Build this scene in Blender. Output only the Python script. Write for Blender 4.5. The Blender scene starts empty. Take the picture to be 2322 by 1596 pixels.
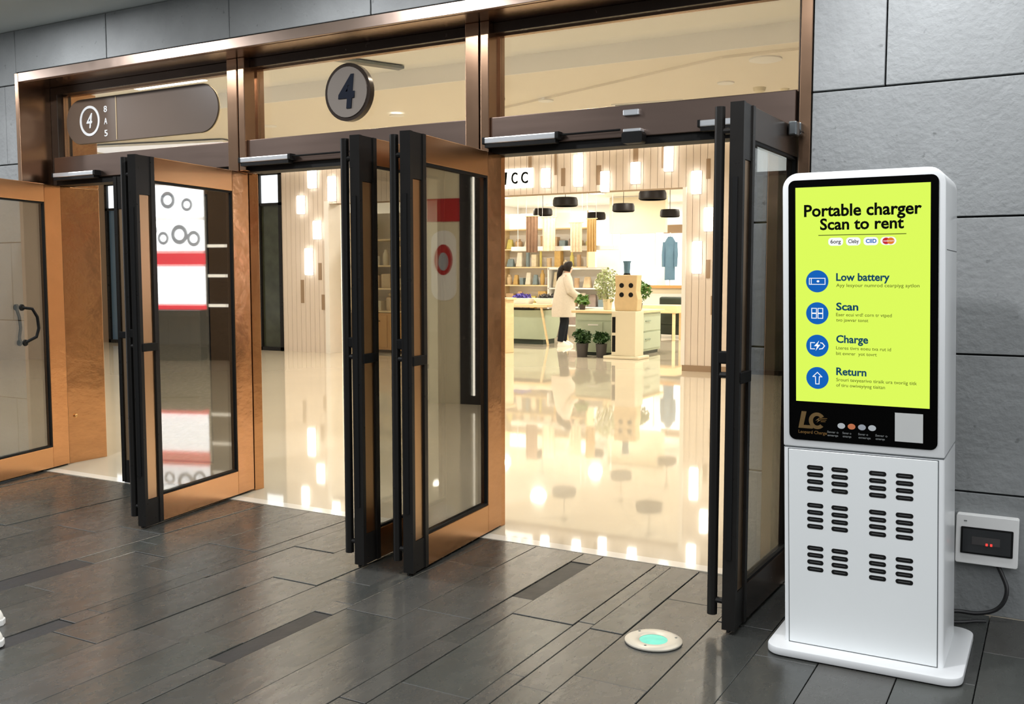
import bpy, bmesh, math, random
from mathutils import Vector, Matrix, Euler
random.seed(7)
SC = bpy.context.scene
COL = SC.collection
PI = math.pi
R = math.radians

# ------------------------------------------------------------ camera, sky, exposure
cam_d = bpy.data.cameras.new('camera'); cam = bpy.data.objects.new('camera', cam_d); COL.objects.link(cam)
cam.location = (0, -4.46, 1.42)
cam.rotation_euler = (R(90 - 4.46), 0, R(29.3))
cam_d.sensor_fit = 'HORIZONTAL'; cam_d.sensor_width = 36; cam_d.lens = 36 * 2206 / 2322
cam_d.clip_end = 300
SC.camera = cam
W = bpy.data.worlds.new('sky'); SC.world = W; W.use_nodes = True
W.node_tree.nodes['Background'].inputs[0].default_value = (0.96, 0.98, 1.0, 1)
W.node_tree.nodes['Background'].inputs[1].default_value = 1.75
VS = SC.view_settings
VS.view_transform = 'Standard'; VS.look = 'None'; VS.gamma = 1; VS.use_curve_mapping = False
VS.exposure = 0.0
CEILING_FILL_W = 130
CANOPY_W = 34   # watts of each unseen fill light added under the canopy
SC.cycles.use_denoising = True
SC.cycles.max_bounces = 10; SC.cycles.transparent_max_bounces = 16
SC.cycles.caustics_reflective = False; SC.cycles.caustics_refractive = False
SC.cycles.sample_clamp_indirect = 8

# ------------------------------------------------------------ materials
MAT = {}
def M(name, col, rough=.5, metal=0, var=0, vscale=6, bump=0, bscale=60, emis=None, es=0, ior=1.5,
      stretch=(1, 1, 1), rvar=0, pits=0, coat=0, spec=.5):
    m = bpy.data.materials.new(name); m.use_nodes = True
    nt = m.node_tree; N = nt.nodes; L = nt.links; b = N['Principled BSDF']
    b.inputs['Base Color'].default_value = (*col, 1); b.inputs['Roughness'].default_value = rough
    b.inputs['Metallic'].default_value = metal; b.inputs['IOR'].default_value = ior
    b.inputs['Specular IOR Level'].default_value = spec; b.inputs['Coat Weight'].default_value = coat
    if emis:
        b.inputs['Emission Color'].default_value = (*emis, 1); b.inputs['Emission Strength'].default_value = es
    if var or bump or rvar or pits:
        tc = N.new('ShaderNodeTexCoord'); mp = N.new('ShaderNodeMapping'); mp.inputs['Scale'].default_value = stretch
        L.new(tc.outputs['Object'], mp.inputs['Vector'])
        def noise(s, d=5):
            n = N.new('ShaderNodeTexNoise'); n.inputs['Scale'].default_value = s; n.inputs['Detail'].default_value = d
            L.new(mp.outputs['Vector'], n.inputs['Vector']); return n.outputs['Fac']
        colout = None
        if var:
            mx = N.new('ShaderNodeMix'); mx.data_type = 'RGBA'
            a = [max(0, c * (1 - var)) for c in col]; c2 = [min(1, c * (1 + var)) for c in col]
            mx.inputs['A'].default_value = (*a, 1); mx.inputs['B'].default_value = (*c2, 1)
            L.new(noise(vscale), mx.inputs['Factor']); colout = mx.outputs['Result']
        if pits:
            v = N.new('ShaderNodeTexNoise'); v.inputs['Scale'].default_value = 22; v.inputs['Detail'].default_value = 3
            L.new(mp.outputs['Vector'], v.inputs['Vector'])
            rp = N.new('ShaderNodeValToRGB'); rp.color_ramp.elements[0].position = .27; rp.color_ramp.elements[1].position = .34
            rp.color_ramp.elements[0].color = (1 - pits, 1 - pits, 1 - pits, 1); rp.color_ramp.elements[1].color = (1, 1, 1, 1)
            L.new(v.outputs['Fac'], rp.inputs['Fac'])
            mu = N.new('ShaderNodeMix'); mu.data_type = 'RGBA'; mu.blend_type = 'MULTIPLY'; mu.inputs['Factor'].default_value = 1
            if colout: L.new(colout, mu.inputs['A'])
            else: mu.inputs['A'].default_value = (*col, 1)
            L.new(rp.outputs['Color'], mu.inputs['B']); colout = mu.outputs['Result']
        if colout: L.new(colout, b.inputs['Base Color'])
        if rvar:
            mr = N.new('ShaderNodeMapRange'); mr.inputs['To Min'].default_value = max(.02, rough - rvar); mr.inputs['To Max'].default_value = rough + rvar
            L.new(noise(vscale * 2.3), mr.inputs['Value']); L.new(mr.outputs['Result'], b.inputs['Roughness'])
        if bump:
            bp = N.new('ShaderNodeBump'); bp.inputs['Strength'].default_value = bump; bp.inputs['Distance'].default_value = .01
            L.new(noise(bscale, 6), bp.inputs['Height']); L.new(bp.outputs['Normal'], b.inputs['Normal'])
    MAT[name] = m; return m

def glass(name, tint, ior=1.5, boost=1.0, coat=0.0):
    m = bpy.data.materials.new(name); m.use_nodes = True; nt = m.node_tree; N = nt.nodes; L = nt.links
    N.remove(N['Principled BSDF'])
    t = N.new('ShaderNodeBsdfTransparent'); t.inputs[0].default_value = (*tint, 1)
    g = N.new('ShaderNodeBsdfGlossy'); g.inputs['Roughness'].default_value = .015; g.inputs[0].default_value = (1, 1, 1, 1)
    f = N.new('ShaderNodeFresnel'); geo = N.new('ShaderNodeNewGeometry'); mr = N.new('ShaderNodeMapRange')
    mr.inputs['To Min'].default_value = ior; mr.inputs['To Max'].default_value = 1 / ior   # same reflectance from either side of the pane
    L.new(geo.outputs['Backfacing'], mr.inputs['Value']); L.new(mr.outputs['Result'], f.inputs['IOR'])
    mm = N.new('ShaderNodeMath'); mm.operation = 'MULTIPLY_ADD'; mm.inputs[1].default_value = boost; mm.inputs[2].default_value = coat; mm.use_clamp = True
    mx = N.new('ShaderNodeMixShader')
    L.new(f.outputs[0], mm.inputs[0]); L.new(mm.outputs[0], mx.inputs[0]); L.new(t.outputs[0], mx.inputs[1]); L.new(g.outputs[0], mx.inputs[2])
    L.new(mx.outputs[0], N['Material Output'].inputs['Surface']); MAT[name] = m

M('stone', (.270, .281, .284), .8, var=.26, vscale=3.5, bump=.5, bscale=30, pits=.3)
M('stone_b', (.250, .262, .265), .8, var=.3, vscale=2.6, bump=.55, bscale=36, pits=.4)
M('joint', (.01, .01, .011), .9)
M('canopy', (.72, .76, .74), .8, var=.04, vscale=1)
SL = []
for i, c in enumerate([(.046, .047, .043), (.054, .054, .049), (.041, .043, .040), (.049, .052, .047), (.058, .057, .052)]):
    SL.append(M('slate_%d' % i, c, .27, var=.25, vscale=5, bump=.14, bscale=12, rvar=.09, stretch=(1.6, .7, 1), spec=.6))
SLD = M('slate_dark', (.018, .018, .018), .5, var=.2, vscale=5, bump=.2, bscale=22, rvar=.08, spec=.35)
M('slate_bed', (.02, .02, .02), .8)
M('marble', (.62, .55, .43), .035, var=.06, vscale=.9, ior=1.75, bump=.006, bscale=1.3)
M('marble_strip', (.78, .74, .66), .06, var=.05, vscale=3, ior=1.6)
M('copper', (.62, .34, .175), .16, 1, var=.12, vscale=3, bump=.9, bscale=1.5, rvar=.05, stretch=(1, 1, 1.6))
M('copper_brushed', (.64, .36, .18), .26, 1, var=.05, vscale=9, rvar=.03, stretch=(.3, 3, 3))
M('bronze', (.36, .225, .145), .24, 1, var=.1, vscale=3, rvar=.05, bump=.03, bscale=3)
M('bronze_head', (.21, .155, .13), .33, 1, var=.08, vscale=4, rvar=.05, stretch=(.3, 1, 3))
M('bronze_pale', (.56, .43, .36), .34, 1, var=.06, vscale=4, rvar=.05)
M('dark_metal', (.014, .013, .012), .3, 0, var=.2, vscale=8, rvar=.08, spec=.22)
M('dark_bronze', (.05, .036, .028), .25, .6, var=.2, vscale=8, rvar=.06)
M('rubber', (.006, .006, .006), .6, spec=.2)
M('inlay', (.56, .38, .23), .28, 1, bump=.04, bscale=2)
M('silver', (.72, .75, .78), .28, .7, var=.04)
M('steel_dark', (.2, .22, .23), .3, 1)
glass('glass_door', (.70, .71, .69), 1.55, 1.1, .15)
glass('glass_transom', (.95, .95, .93), 1.5, 1.2)
M('white_paint', (.83, .85, .86), .28, var=.015, vscale=3, coat=.2)
M('white_base', (.72, .735, .745), .3)
M('panel_paint', (.82, .85, .855), .3, var=.015, vscale=3)
M('gap', (.10, .11, .115), .6)
M('black_glass', (.0015, .0015, .0015), .25, spec=.06)
M('screen', (.02, .03, .005), .5, emis=(.72, .96, .105), es=.98, spec=.05)
M('ink', (.004, .005, .004), .6, spec=0)
M('print_blue', (.01, .01, .01), .5, spec=0, emis=(.0, .12, .50), es=.95)
M('print_teal', (.01, .01, .01), .5, spec=0, emis=(.0, .062, .125), es=.9)
M('print_olive', (.01, .01, .01), .5, spec=0, emis=(.13, .17, .015), es=.8)
M('print_white', (.01, .01, .01), .5, spec=0, emis=(.95, .96, .97), es=1)
M('print_red', (.01, .01, .01), .5, spec=0, emis=(.62, .02, .03), es=.9)
M('print_orange', (.01, .01, .01), .5, spec=0, emis=(.85, .22, .02), es=.9)
M('gold', (.72, .46, .2), .22, 1)
M('gold_dark', (.42, .24, .08), .3, .8)
M('dim_white', (.5, .53, .55), .4); M('dim_grey', (.16, .17, .17), .5); M('dim_orange', (.6, .19, .08), .4); M('dim_blue', (.36, .39, .44), .4)
M('label_paper', (.55, .56, .55), .6, var=.03)
M('smoke_glass', (.03, .032, .034), .15)
M('led_red', (.3, .02, .02), .4, emis=(1, .05, .04), es=1.3)
M('cable', (.008, .008, .009), .45)
M('lamp_teal', (.10, .42, .33), .35, emis=(.25, .80, .60), es=.35, var=.35, vscale=24, spec=.1)
M('lamp_ring', (.5, .47, .40), .35, .3)
M('sign_brown', (.13, .092, .068), .35, var=.05)
M('sign_face', (.22, .19, .165), .3, .3)
M('sign_white', (.85, .86, .86), .4); M('sign_ink', (.008, .011, .02), .5, spec=.1); M('sign_gold', (.6, .47, .28), .35, .5)
# interior
M('panel_wall', (.72, .62, .53), .55, var=.05, vscale=4, stretch=(6, 1, .5))
M('slot_dark', (.32, .22, .14), .6)
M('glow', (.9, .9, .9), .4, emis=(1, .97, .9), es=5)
M('glow_soft', (.9, .9, .9), .5, emis=(1, .95, .85), es=2.2)
M('daylight_glow', (.8, .8, .85), .5, emis=(.9, .93, 1), es=.55)
M('sign_grey', (.4, .43, .47), .5, emis=(.5, .55, .62), es=1.1)
M('fabric_brown', (.22, .13, .08), .9, var=.3, vscale=9); M('fabric_cream', (.70, .60, .45), .9, var=.25, vscale=18); M('fabric_tan', (.58, .40, .18), .9, var=.2, vscale=9)
M('glow_board', (.9, .9, .9), .5, emis=(.95, .97, 1), es=4.5)
M('cove', (.9, .9, .85), .5, emis=(1, .93, .78), es=2.2)
M('white_wall', (.86, .83, .78), .6, var=.03)
M('beige_ceiling', (.83, .78, .69), .7, var=.02)
M('daylit_ceiling', (.84, .84, .82), .7, var=.02)  # greyer tone imitates daylight on the ceiling near the doors
M('wood_pale', (.80, .62, .36), .45, var=.15, vscale=5, stretch=(1, 1, 6))
M('wood_orange', (.60, .33, .12), .45, var=.15, vscale=5)
M('sage', (.44, .52, .40), .5, var=.06)
M('sage_dark', (.26, .33, .26), .5)
M('cream', (.74, .68, .52), .5, var=.04)
M('card', (.68, .52, .30), .7, var=.12, vscale=10)
M('black_shade', (.010, .008, .008), .5, spec=.15)
M('leaf_dark', (.03, .085, .022), .5, var=.4, vscale=9); M('leaf_mid', (.10, .22, .05), .5, var=.4, vscale=9); M('leaf_pale', (.36, .42, .20), .6, var=.3, vscale=9)
M('pot', (.06, .055, .055), .6); M('purple', (.10, .07, .40), .5, var=.3, vscale=20)
M('blue_cloth', (.10, .20, .30), .8, var=.2); M('white_plain', (.85, .85, .84), .5); M('dark_green', (.02, .035, .025), .5)
M('red', (.42, .025, .03), .4); M('red_sign', (.6, .02, .04), .4, emis=(.9, .03, .06), es=2.4)
M('window_white', (.8, .85, .9), .3, emis=(.85, .93, 1), es=1.6)
M('stone_green', (.05, .055, .035), .2, var=.5, vscale=5); M('window_blue', (.12, .2, .3), .2)
M('skin', (.62, .42, .32), .5); M('hair', (.012, .009, .008), .5, spec=.2); M('coat', (.60, .54, .46), .85, var=.1, vscale=30)
M('trousers', (.014, .017, .024), .8, spec=.1); M('shoe', (.82, .80, .74), .5); M('sole', (.7, .7, .68), .6)
GOODS = [M('good_%d' % i, c, .55, var=.25, vscale=14) for i, c in enumerate([(.62, .48, .30), (.50, .34, .20), (.75, .70, .58), (.28, .22, .19), (.55, .36, .12), (.20, .27, .30), (.70, .62, .45), (.36, .33, .32), (.62, .55, .16)])]
GNAME = ['tan', 'brown', 'cream', 'dark brown', 'amber', 'slate blue', 'pale straw', 'grey', 'mustard']
M('far_building', (.20, .20, .20), .8, var=.1, vscale=.3); M('asphalt', (.10, .10, .10), .8)
M('bus_glass', (.02, .022, .026), .1)

# ------------------------------------------------------------ mesh helpers
class B:
    def __init__(s): s.v = []; s.f = []
    def add(s, vs, fs):
        n = len(s.v); s.v += [tuple(p) for p in vs]; s.f += [tuple(i + n for i in f) for f in fs]; return s
    def box(s, x0, x1, y0, y1, z0, z1):
        return s.add([(x0, y0, z0), (x1, y0, z0), (x1, y1, z0), (x0, y1, z0), (x0, y0, z1), (x1, y0, z1), (x1, y1, z1), (x0, y1, z1)],
                     [(0, 3, 2, 1), (4, 5, 6, 7), (0, 1, 5, 4), (1, 2, 6, 5), (2, 3, 7, 6), (3, 0, 4, 7)])
    def cbox(s, cx, cy, cz, sx, sy, sz): return s.box(cx - sx / 2, cx + sx / 2, cy - sy / 2, cy + sy / 2, cz - sz / 2, cz + sz / 2)
    def frustum(s, b0, z0, b1, z1):   # two rectangles (x0,x1,y0,y1)
        vs = [(b0[0], b0[2], z0), (b0[1], b0[2], z0), (b0[1], b0[3], z0), (b0[0], b0[3], z0), (b1[0], b1[2], z1), (b1[1], b1[2], z1), (b1[1], b1[3], z1), (b1[0], b1[3], z1)]
        return s.add(vs, [(0, 3, 2, 1), (4, 5, 6, 7), (0, 1, 5, 4), (1, 2, 6, 5), (2, 3, 7, 6), (3, 0, 4, 7)])
    def prism(s, pts, axis, a0, a1):
        """polygon pts (counter-clockwise in the two remaining axes) pushed along axis"""
        n = len(pts)
        def P(p, a): return {'x': (a, p[0], p[1]), 'y': (p[0], a, p[1]), 'z': (p[0], p[1], a)}[axis]
        vs = [P(p, a0) for p in pts] + [P(p, a1) for p in pts]
        return s.add(vs, [tuple(reversed(range(n))), tuple(range(n, 2 * n))] + [(i, (i + 1) % n, n + (i + 1) % n, n + i) for i in range(n)])
    def loft(s, rings, cap=True):
        n = len(rings[0]); vs = [p for r in rings for p in r]; fs = []
        for k in range(len(rings) - 1):
            for i in range(n):
                j = (i + 1) % n; fs.append((k * n + i, k * n + j, (k + 1) * n + j, (k + 1) * n + i))
        if cap: fs += [tuple(reversed(range(n))), tuple(range((len(rings) - 1) * n, len(rings) * n))]
        return s.add(vs, fs)
    def tube(s, path, r, n=8):
        path = [Vector(p) for p in path]; rs = r if isinstance(r, (list, tuple)) else [r] * len(path); rings = []
        up = None
        for i, p in enumerate(path):
            d = (path[min(i + 1, len(path) - 1)] - path[max(i - 1, 0)]).normalized()
            if up is None: up = Vector((0, 0, 1)) if abs(d.z) < .9 else Vector((1, 0, 0))
            a = d.cross(up).normalized(); up = a.cross(d).normalized()
            rings.append([p + (a * math.cos(t) + up * math.sin(t)) * rs[i] for t in [2 * PI * k / n for k in range(n)]])
        return s.loft(rings)
    def lathe(s, prof, n=20, c=(0, 0, 0)):
        return s.loft([[(c[0] + r * math.cos(2 * PI * k / n), c[1] + r * math.sin(2 * PI * k / n), c[2] + z) for k in range(n)] for r, z in prof])
    def build(s, name, mat, parent=None, smooth=False, bevel=0, seg=2, loc=None, rot=None):
        me = bpy.data.meshes.new(name); me.from_pydata(s.v, [], s.f); me.update()
        bm = bmesh.new(); bm.from_mesh(me)
        bmesh.ops.recalc_face_normals(bm, faces=bm.faces)
        if bevel:
            bmesh.ops.bevel(bm, geom=[e for e in bm.edges if len(e.link_faces) == 2 and e.calc_face_angle(0) > .5], offset=bevel, segments=seg, profile=.5, affect='EDGES', clamp_overlap=True)
        bm.to_mesh(me); bm.free()
        if smooth:
            for p in me.polygons: p.use_smooth = True
            me.set_sharp_from_angle(angle=R(40))
        return put(name, me, mat, parent, loc, rot)

def put(name, me, mat, parent=None, loc=None, rot=None):
    if mat is not None:
        me.materials.clear(); me.materials.append(MAT[mat] if isinstance(mat, str) else mat)
    o = bpy.data.objects.new(name, me); COL.objects.link(o); o.parent = parent
    if loc: o.location = loc
    if rot: o.rotation_euler = rot
    return o

def tag(o, label=None, cat=None, group=None, kind=None):
    if label: o['label'] = label
    if cat: o['category'] = cat
    if group: o['group'] = group
    if kind: o['kind'] = kind
    return o

def thing(name, label, cat, loc=(0, 0, 0), rz=0, group=None, kind=None):
    o = bpy.data.objects.new(name, None); COL.objects.link(o); o.location = loc; o.rotation_euler = (0, 0, rz); o.empty_display_size = .1
    return tag(o, label, cat, group, kind)

def bx(*a): return B().box(*a)

def rrect(x0, x1, z0, z1, r, n=6, corners=(1, 1, 1, 1)):
    pts = []
    for k, (cx, cz, a0) in enumerate([(x1 - r, z0 + r, -90), (x1 - r, z1 - r, 0), (x0 + r, z1 - r, 90), (x0 + r, z0 + r, 180)]):
        if corners[k]:
            for i in range(n + 1):
                a = R(a0 + 90 * i / n); pts.append((cx + r * math.cos(a), cz + r * math.sin(a)))
        else:
            pts.append([(x1, z0), (x1, z1), (x0, z1), (x0, z0)][k])
    return pts

def ellipse(cx, cz, rx, rz, n=28): return [(cx + rx * math.cos(2 * PI * i / n), cz + rz * math.sin(2 * PI * i / n)) for i in range(n)]

def text(name, body, mat, parent, x, z, h, width=None, y=0, align='LEFT', bold=0, depth=.0004, shear=0, fit_h=.665):
    """lettering on a plane facing -Y: baseline-left corner at (x, z), cap height h, squeezed to width if given"""
    cu = bpy.data.curves.new(name, 'FONT'); cu.body = body; cu.size = 1; cu.offset = bold; cu.extrude = .01; cu.shear = shear; cu.resolution_u = 3
    o = bpy.data.objects.new(name, cu); COL.objects.link(o)
    bpy.context.view_layer.update()
    me = bpy.data.meshes.new_from_object(o.evaluated_get(bpy.context.evaluated_depsgraph_get()))
    bpy.data.objects.remove(o); bpy.data.curves.remove(cu)
    if not me.vertices: return None
    xs = [v.co.x for v in me.vertices]; x0, x1 = min(xs), max(xs)
    sy = h / fit_h; sx = (width / (x1 - x0)) if width else sy
    off = x - (0 if align == 'LEFT' else (x1 - x0) * sx / 2)
    for v in me.vertices:
        vx, vy, vz = v.co; v.co = (off + (vx - x0) * sx, y - depth * (1 if vz > 0 else -.2), z + vy * sy)
    return put(name, me, mat, parent)

def copy_tree(o, parent=None):
    c = o.copy(); COL.objects.link(c); c.parent = parent
    for ch in list(o.children): copy_tree(ch, c)
    return c

# ------------------------------------------------------------ outside setting
def struct(name, label, cat): return thing(name, label, cat, kind='structure')

# paving: slate planks laid at right angles to the doors
fl = tag(bx(-14, 5, -14, -.004, -.06, -.022).build('floor', 'slate_bed'), 'dark grey slate plank paving in front of the doors', 'floor', kind='structure')
strips = [(-2.715, -2.615, -1.94, -1.345), (-4.27, -4.125, -1.99, -1.345), (-3.575, -3.47, -2.38, -1.94), (-2.075, -1.965, -.76, -.16), (-1.545, -1.46, -.62, -.02)]
xs = [-7.2, -6.85, -6.55, -6.2, -5.95, -5.55, -5.2, -4.95, -4.62, -4.27, -4.125, -3.9, -3.575, -3.47, -3.2, -2.93, -2.715, -2.615, -2.35, -2.075, -1.965, -1.68, -1.605, -1.46, -1.18, -.95, -.72, -.45, -.2, .1]
g = .0018
def plank(x0, x1, y0, y1, m, dz=0):
    bx(x0 + g, x1 - g, y0 + g, y1 - g, -.03, dz).build('plank', m, fl, bevel=.0016, seg=1)
for k in range(len(xs) - 1):
    x0, x1 = xs[k], xs[k + 1]
    own = sorted([s for s in strips if abs(s[0] - x0) < .02 and abs(s[1] - x1) < .02], key=lambda s: -s[3])
    y = -.006
    ymin = -4.2 if x0 < -1.2 else -2.6
    rest = list(own)
    while y > ymin:
        if rest and y - rest[0][3] < .35:
            s = rest.pop(0)
            if y - s[3] > .05: plank(x0, x1, s[3], y, random.choice(SL))
            plank(x0, x1, s[2], s[3], SLD, -.004); y = s[2]; continue
        ln = random.choice([.45, .62, .8, .95, 1.1]) if x1 - x0 > .14 else random.choice([.6, .9, 1.2])
        y2 = y - ln
        if rest and y2 < rest[0][3] + .1: y2 = rest[0][3]
        plank(x0, x1, y2, y, random.choice(SL), random.choice([0, 0, -.0015, -.003])); y = y2
bx(-14, xs[0], -14, -.006, -.03, 0).build('outer_paving', SL[2], fl); bx(xs[-1], 5, -14, -.006, -.03, 0).build('outer_paving', SL[0], fl)
bx(xs[0], xs[-1], -14, -4.9, -.03, -.001).build('outer_paving', SL[1], fl)

# street and the building across it (seen only in reflections, and as the light it holds back)
tag(bx(-60, 40, -60, -14, -.2, -.06).build('street', 'asphalt'), 'dark asphalt street beyond the paving', 'street', kind='structure')
tag(bx(-60, 40, -34, -30, -.06, 13).build('wall_street', 'far_building'), 'grey building front across the street', 'building', kind='structure')

# stone cladding
rows = [0, .515, 1.094, 1.664, 2.228, 2.79, 3.17]
J = .004
def clad(name, label, x0, x1, z0, z1, vj):
    w = tag(bx(x0, x1, .028, .24, z0, z1).build(name, 'joint'), label, 'wall', kind='structure')
    for i in range(len(rows) - 1):
        a, b = max(rows[i], z0), min(rows[i + 1], z1)
        if b - a < .02: continue
        cuts = [x0] + sorted(x for x in vj(i) if x0 + .05 < x < x1 - .05) + [x1]
        for p, q in zip(cuts, cuts[1:]):
            bx(p + J, q - J, 0, .03, a + (J if i else 0), b - J).build('stone_panel', random.choice(['stone', 'stone_b']), w, bevel=.002, seg=1)
    return w
clad('wall_right', 'grey stone panel wall behind the white charger kiosk', -.985, 3.4, 0, 3.17, lambda i: [-.68 + 1.13 * k for k in range(4)] if i >= 4 else [.45 + 1.13 * k for k in range(3)])
clad('wall_left', 'grey stone panel wall left of the bronze entrance', -11, -6.585, 0, 3.17, lambda i: [-6.72 - 1.1 * k + (.55 if i % 2 else 0) for k in range(5)])
# band above the entrance: a single row
wt = tag(bx(-6.585, -.985, .028, .24, 2.87, 3.17).build('wall_front', 'joint'), 'grey stone band above the bronze entrance frame', 'wall', kind='structure')
cut = [-6.585, -5.61, -4.487, -3.407, -2.3, -1.2, -.985]
for p, q in zip(cut, cut[1:]): bx(p + J, q - J, 0, .03, 2.87 + J, 3.17 - J).build('stone_panel', random.choice(['stone', 'stone_b']), wt, bevel=.002, seg=1)
tag(bx(-11, 3.4, -1.7, .24, 3.17, 3.4).build('ceiling', 'canopy'), 'plain grey canopy ceiling over the entrance', 'ceiling', kind='structure')
tag(bx(-11, 3.4, .0, .24, 3.4, 9).build('wall_upper', 'stone'), 'stone wall above the canopy', 'wall', kind='structure')

# unseen downlights added in the canopy to wash wall and kiosk
ORD = ['first', 'second', 'third', 'fourth', 'fifth', 'sixth', 'seventh']
for k, (x, y, e_) in enumerate(((-8.2, -.85, 1.3), (-5.8, -.85, 1.3), (-3.4, -.85, 1.1), (-1.0, -1.5, 1.0), (-.42, -.58, .72))):
    t = thing('canopy_fill_light', 'round downlight in the canopy over the paving, %s from the left' % ORD[k], 'downlight', (x, y, 3.17), group='downlights in the canopy')
    B().lathe([(.07, -.012), (.1, -.012), (.105, 0), (.07, 0), (.07, -.012)], 20).build('trim_ring', 'white_plain', t, True)
    B().lathe([(0, -.006), (.07, -.006), (.07, 0), (0, 0)], 16).build('lens', 'glow', t)
    ld = bpy.data.lights.new('lamp', 'AREA'); ld.shape = 'DISK'; ld.size = .14; ld.energy = CANOPY_W * e_; ld.color = (.97, .98, 1)
    lo = bpy.data.objects.new('lamp', ld); COL.objects.link(lo); lo.parent = t; lo.location = (0, 0, -.02)

# bronze entrance frame
tr = struct('trim_1', 'bronze entrance frame with mullions and header bars', 'door frame')
bx(-6.585, -6.545, -.012, .42, 0, 2.866).build('jamb', 'bronze', tr, bevel=.003)
bx(-1.035, -.985, -.012, .16, 0, 2.866).build('jamb', 'bronze', tr, bevel=.003)
bx(-6.545, -1.035, -.012, .012, 2.803, 2.866).build('head_casing', 'bronze_pale', tr, bevel=.003)
bx(-6.545, -1.035, .012, .42, 2.80, 2.866).build('head_soffit', 'bronze', tr)
bx(-6.545, -6.47, .24, .36, 2.09, 2.80).build('jamb_post', 'dark_bronze', tr, bevel=.003)
bx(-1.10, -1.035, .24, .36, 0, 2.80).build('jamb_post', 'dark_bronze', tr, bevel=.003)
for a, b_, c_, d_ in [(-4.70, -4.613, -4.603, -4.55), (-2.90, -2.813, -2.803, -2.75)]:
    bx(a, b_, .18, .36, 2.09, 2.80).build('mullion', 'bronze', tr, bevel=.004)
    bx(c_, d_, .18, .36, 2.09, 2.80).build('mullion', 'bronze', tr, bevel=.004)
    bx(b_, c_, .2, .36, 2.09, 2.80).build('shadow_gap', 'rubber', tr)
for a, b_ in [(-6.47, -4.70), (-4.55, -2.90), (-2.75, -1.10)]:
    bx(a, b_, .2, .37, 2.125, 2.285).build('header_bar', 'bronze_head', tr, bevel=.004)
    bx(a, b_, .215, .35, 2.085, 2.125).build('door_track', 'rubber', tr)
    bx(a, b_, .235, .36, 2.745, 2.80).build('top_bar', 'dark_bronze', tr, bevel=.003)
# posts between the leaves
bx(-6.545, -6.505, .25, .60, 0, 2.085).build('side_panel', 'copper', tr, bevel=.003); bx(-6.545, -6.505, .37, .60, 2.09, 2.80).build('side_panel', 'copper', tr, bevel=.003)
bx(-4.665, -4.605, .262, .345, 0, 2.085).build('door_post', 'copper', tr, bevel=.003)
bx(-2.765, -2.715, .252, .30, 0, 2.085).build('door_post', 'copper', tr, bevel=.003)
bx(-3.06, -2.765, .31, .37, 0, 2.085).build('shaded_post', 'dark_bronze', tr, bevel=.003); bx(-4.81, -4.665, .30, .37, 0, 2.085).build('shaded_post', 'dark_bronze', tr, bevel=.003)  # dark colour stands for shade on the backs of post and leaf
bx(-1.10, -1.05, .36, .60, 0, 2.085).build('side_panel', 'dark_bronze', tr, bevel=.003)
B().lathe([(.0, 0), (.012, 0), (.014, .012), (.008, .018), (0, .018)], 12).build('latch_knob', 'gold', tr, True, loc=(-6.505, .33, .36), rot=(0, R(90), 0))

# transom windows
for i, (a, b_) in enumerate([(-6.47, -4.70), (-4.55, -2.90), (-2.75, -1.10)]):
    w = struct('window_%d' % (i + 1), 'transom pane above the %s pair of doors' % ['far left', 'middle', 'right-hand'][i], 'window')
    f = B().box(a, b_, .285, .325, 2.285, 2.30).box(a, b_, .285, .325, 2.735, 2.745).box(a, a + .012, .285, .325, 2.30, 2.735).box(b_ - .012, b_, .285, .325, 2.30, 2.735)
    f.build('window_frame', 'bronze', w)
    bx(a + .012, b_ - .012, .30, .308, 2.30, 2.735).build('pane', 'glass_transom', w)

# ------------------------------------------------------------ inside setting
tag(bx(-24, 5, .0, 24, -.06, .0).build('floor_hall', 'marble'), 'polished cream marble floor of the bright hall', 'floor', kind='structure')
tag(bx(-6.545, -1.03, .0, .09, .0, .0015).build('threshold', 'marble_strip'), 'pale stone threshold strip below the doors', 'threshold', kind='structure')
SY = 9.5
ch = tag(bx(-24, 5, 4.3, SY + .3, 3.45, 3.6).build('ceiling_hall', 'beige_ceiling'), 'beige hall ceiling seen through the transom panes', 'ceiling', kind='structure')
bx(-24, 5, .24, 4.32, 3.63, 3.75).build('raised_panel', 'daylit_ceiling', ch); bx(-24, 5, 4.28, 4.3, 3.45, 3.63).build('step_face', 'daylit_ceiling', ch)
B().prism([(-8.2, 7.4), (-6.0, 5.9), (-2.8, 4.5), (-1.2, 4.5), (-1.2, 6.6), (-5.4, 8.2)], 'z', 3.425, 3.45).build('dropped_panel', 'beige_ceiling', ch)
tag(bx(-11, -6.545, .24, .40, 0, 3.7).build('wall_hall_left', 'panel_wall'), 'inner face of the wall left of the doors', 'wall', kind='structure')
tag(bx(-.985, 5, .24, .40, 0, 3.7).build('wall_hall_right', 'panel_wall'), 'inner face of the wall right of the doors', 'wall', kind='structure')
tag(bx(-6.545, -.985, .24, .40, 2.87, 3.7).build('wall_hall_front', 'panel_wall'), 'inner face of the wall above the doors', 'wall', kind='structure')
tag(bx(-24.2, -24, 0, 24, 0, 3.75).build('wall_hall_end', 'panel_wall'), 'far left end wall of the hall', 'wall', kind='structure')
tag(bx(5, 5.2, 0, 24, 0, 3.75).build('wall_hall_side', 'panel_wall'), 'far right end wall of the hall', 'wall', kind='structure')

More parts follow.
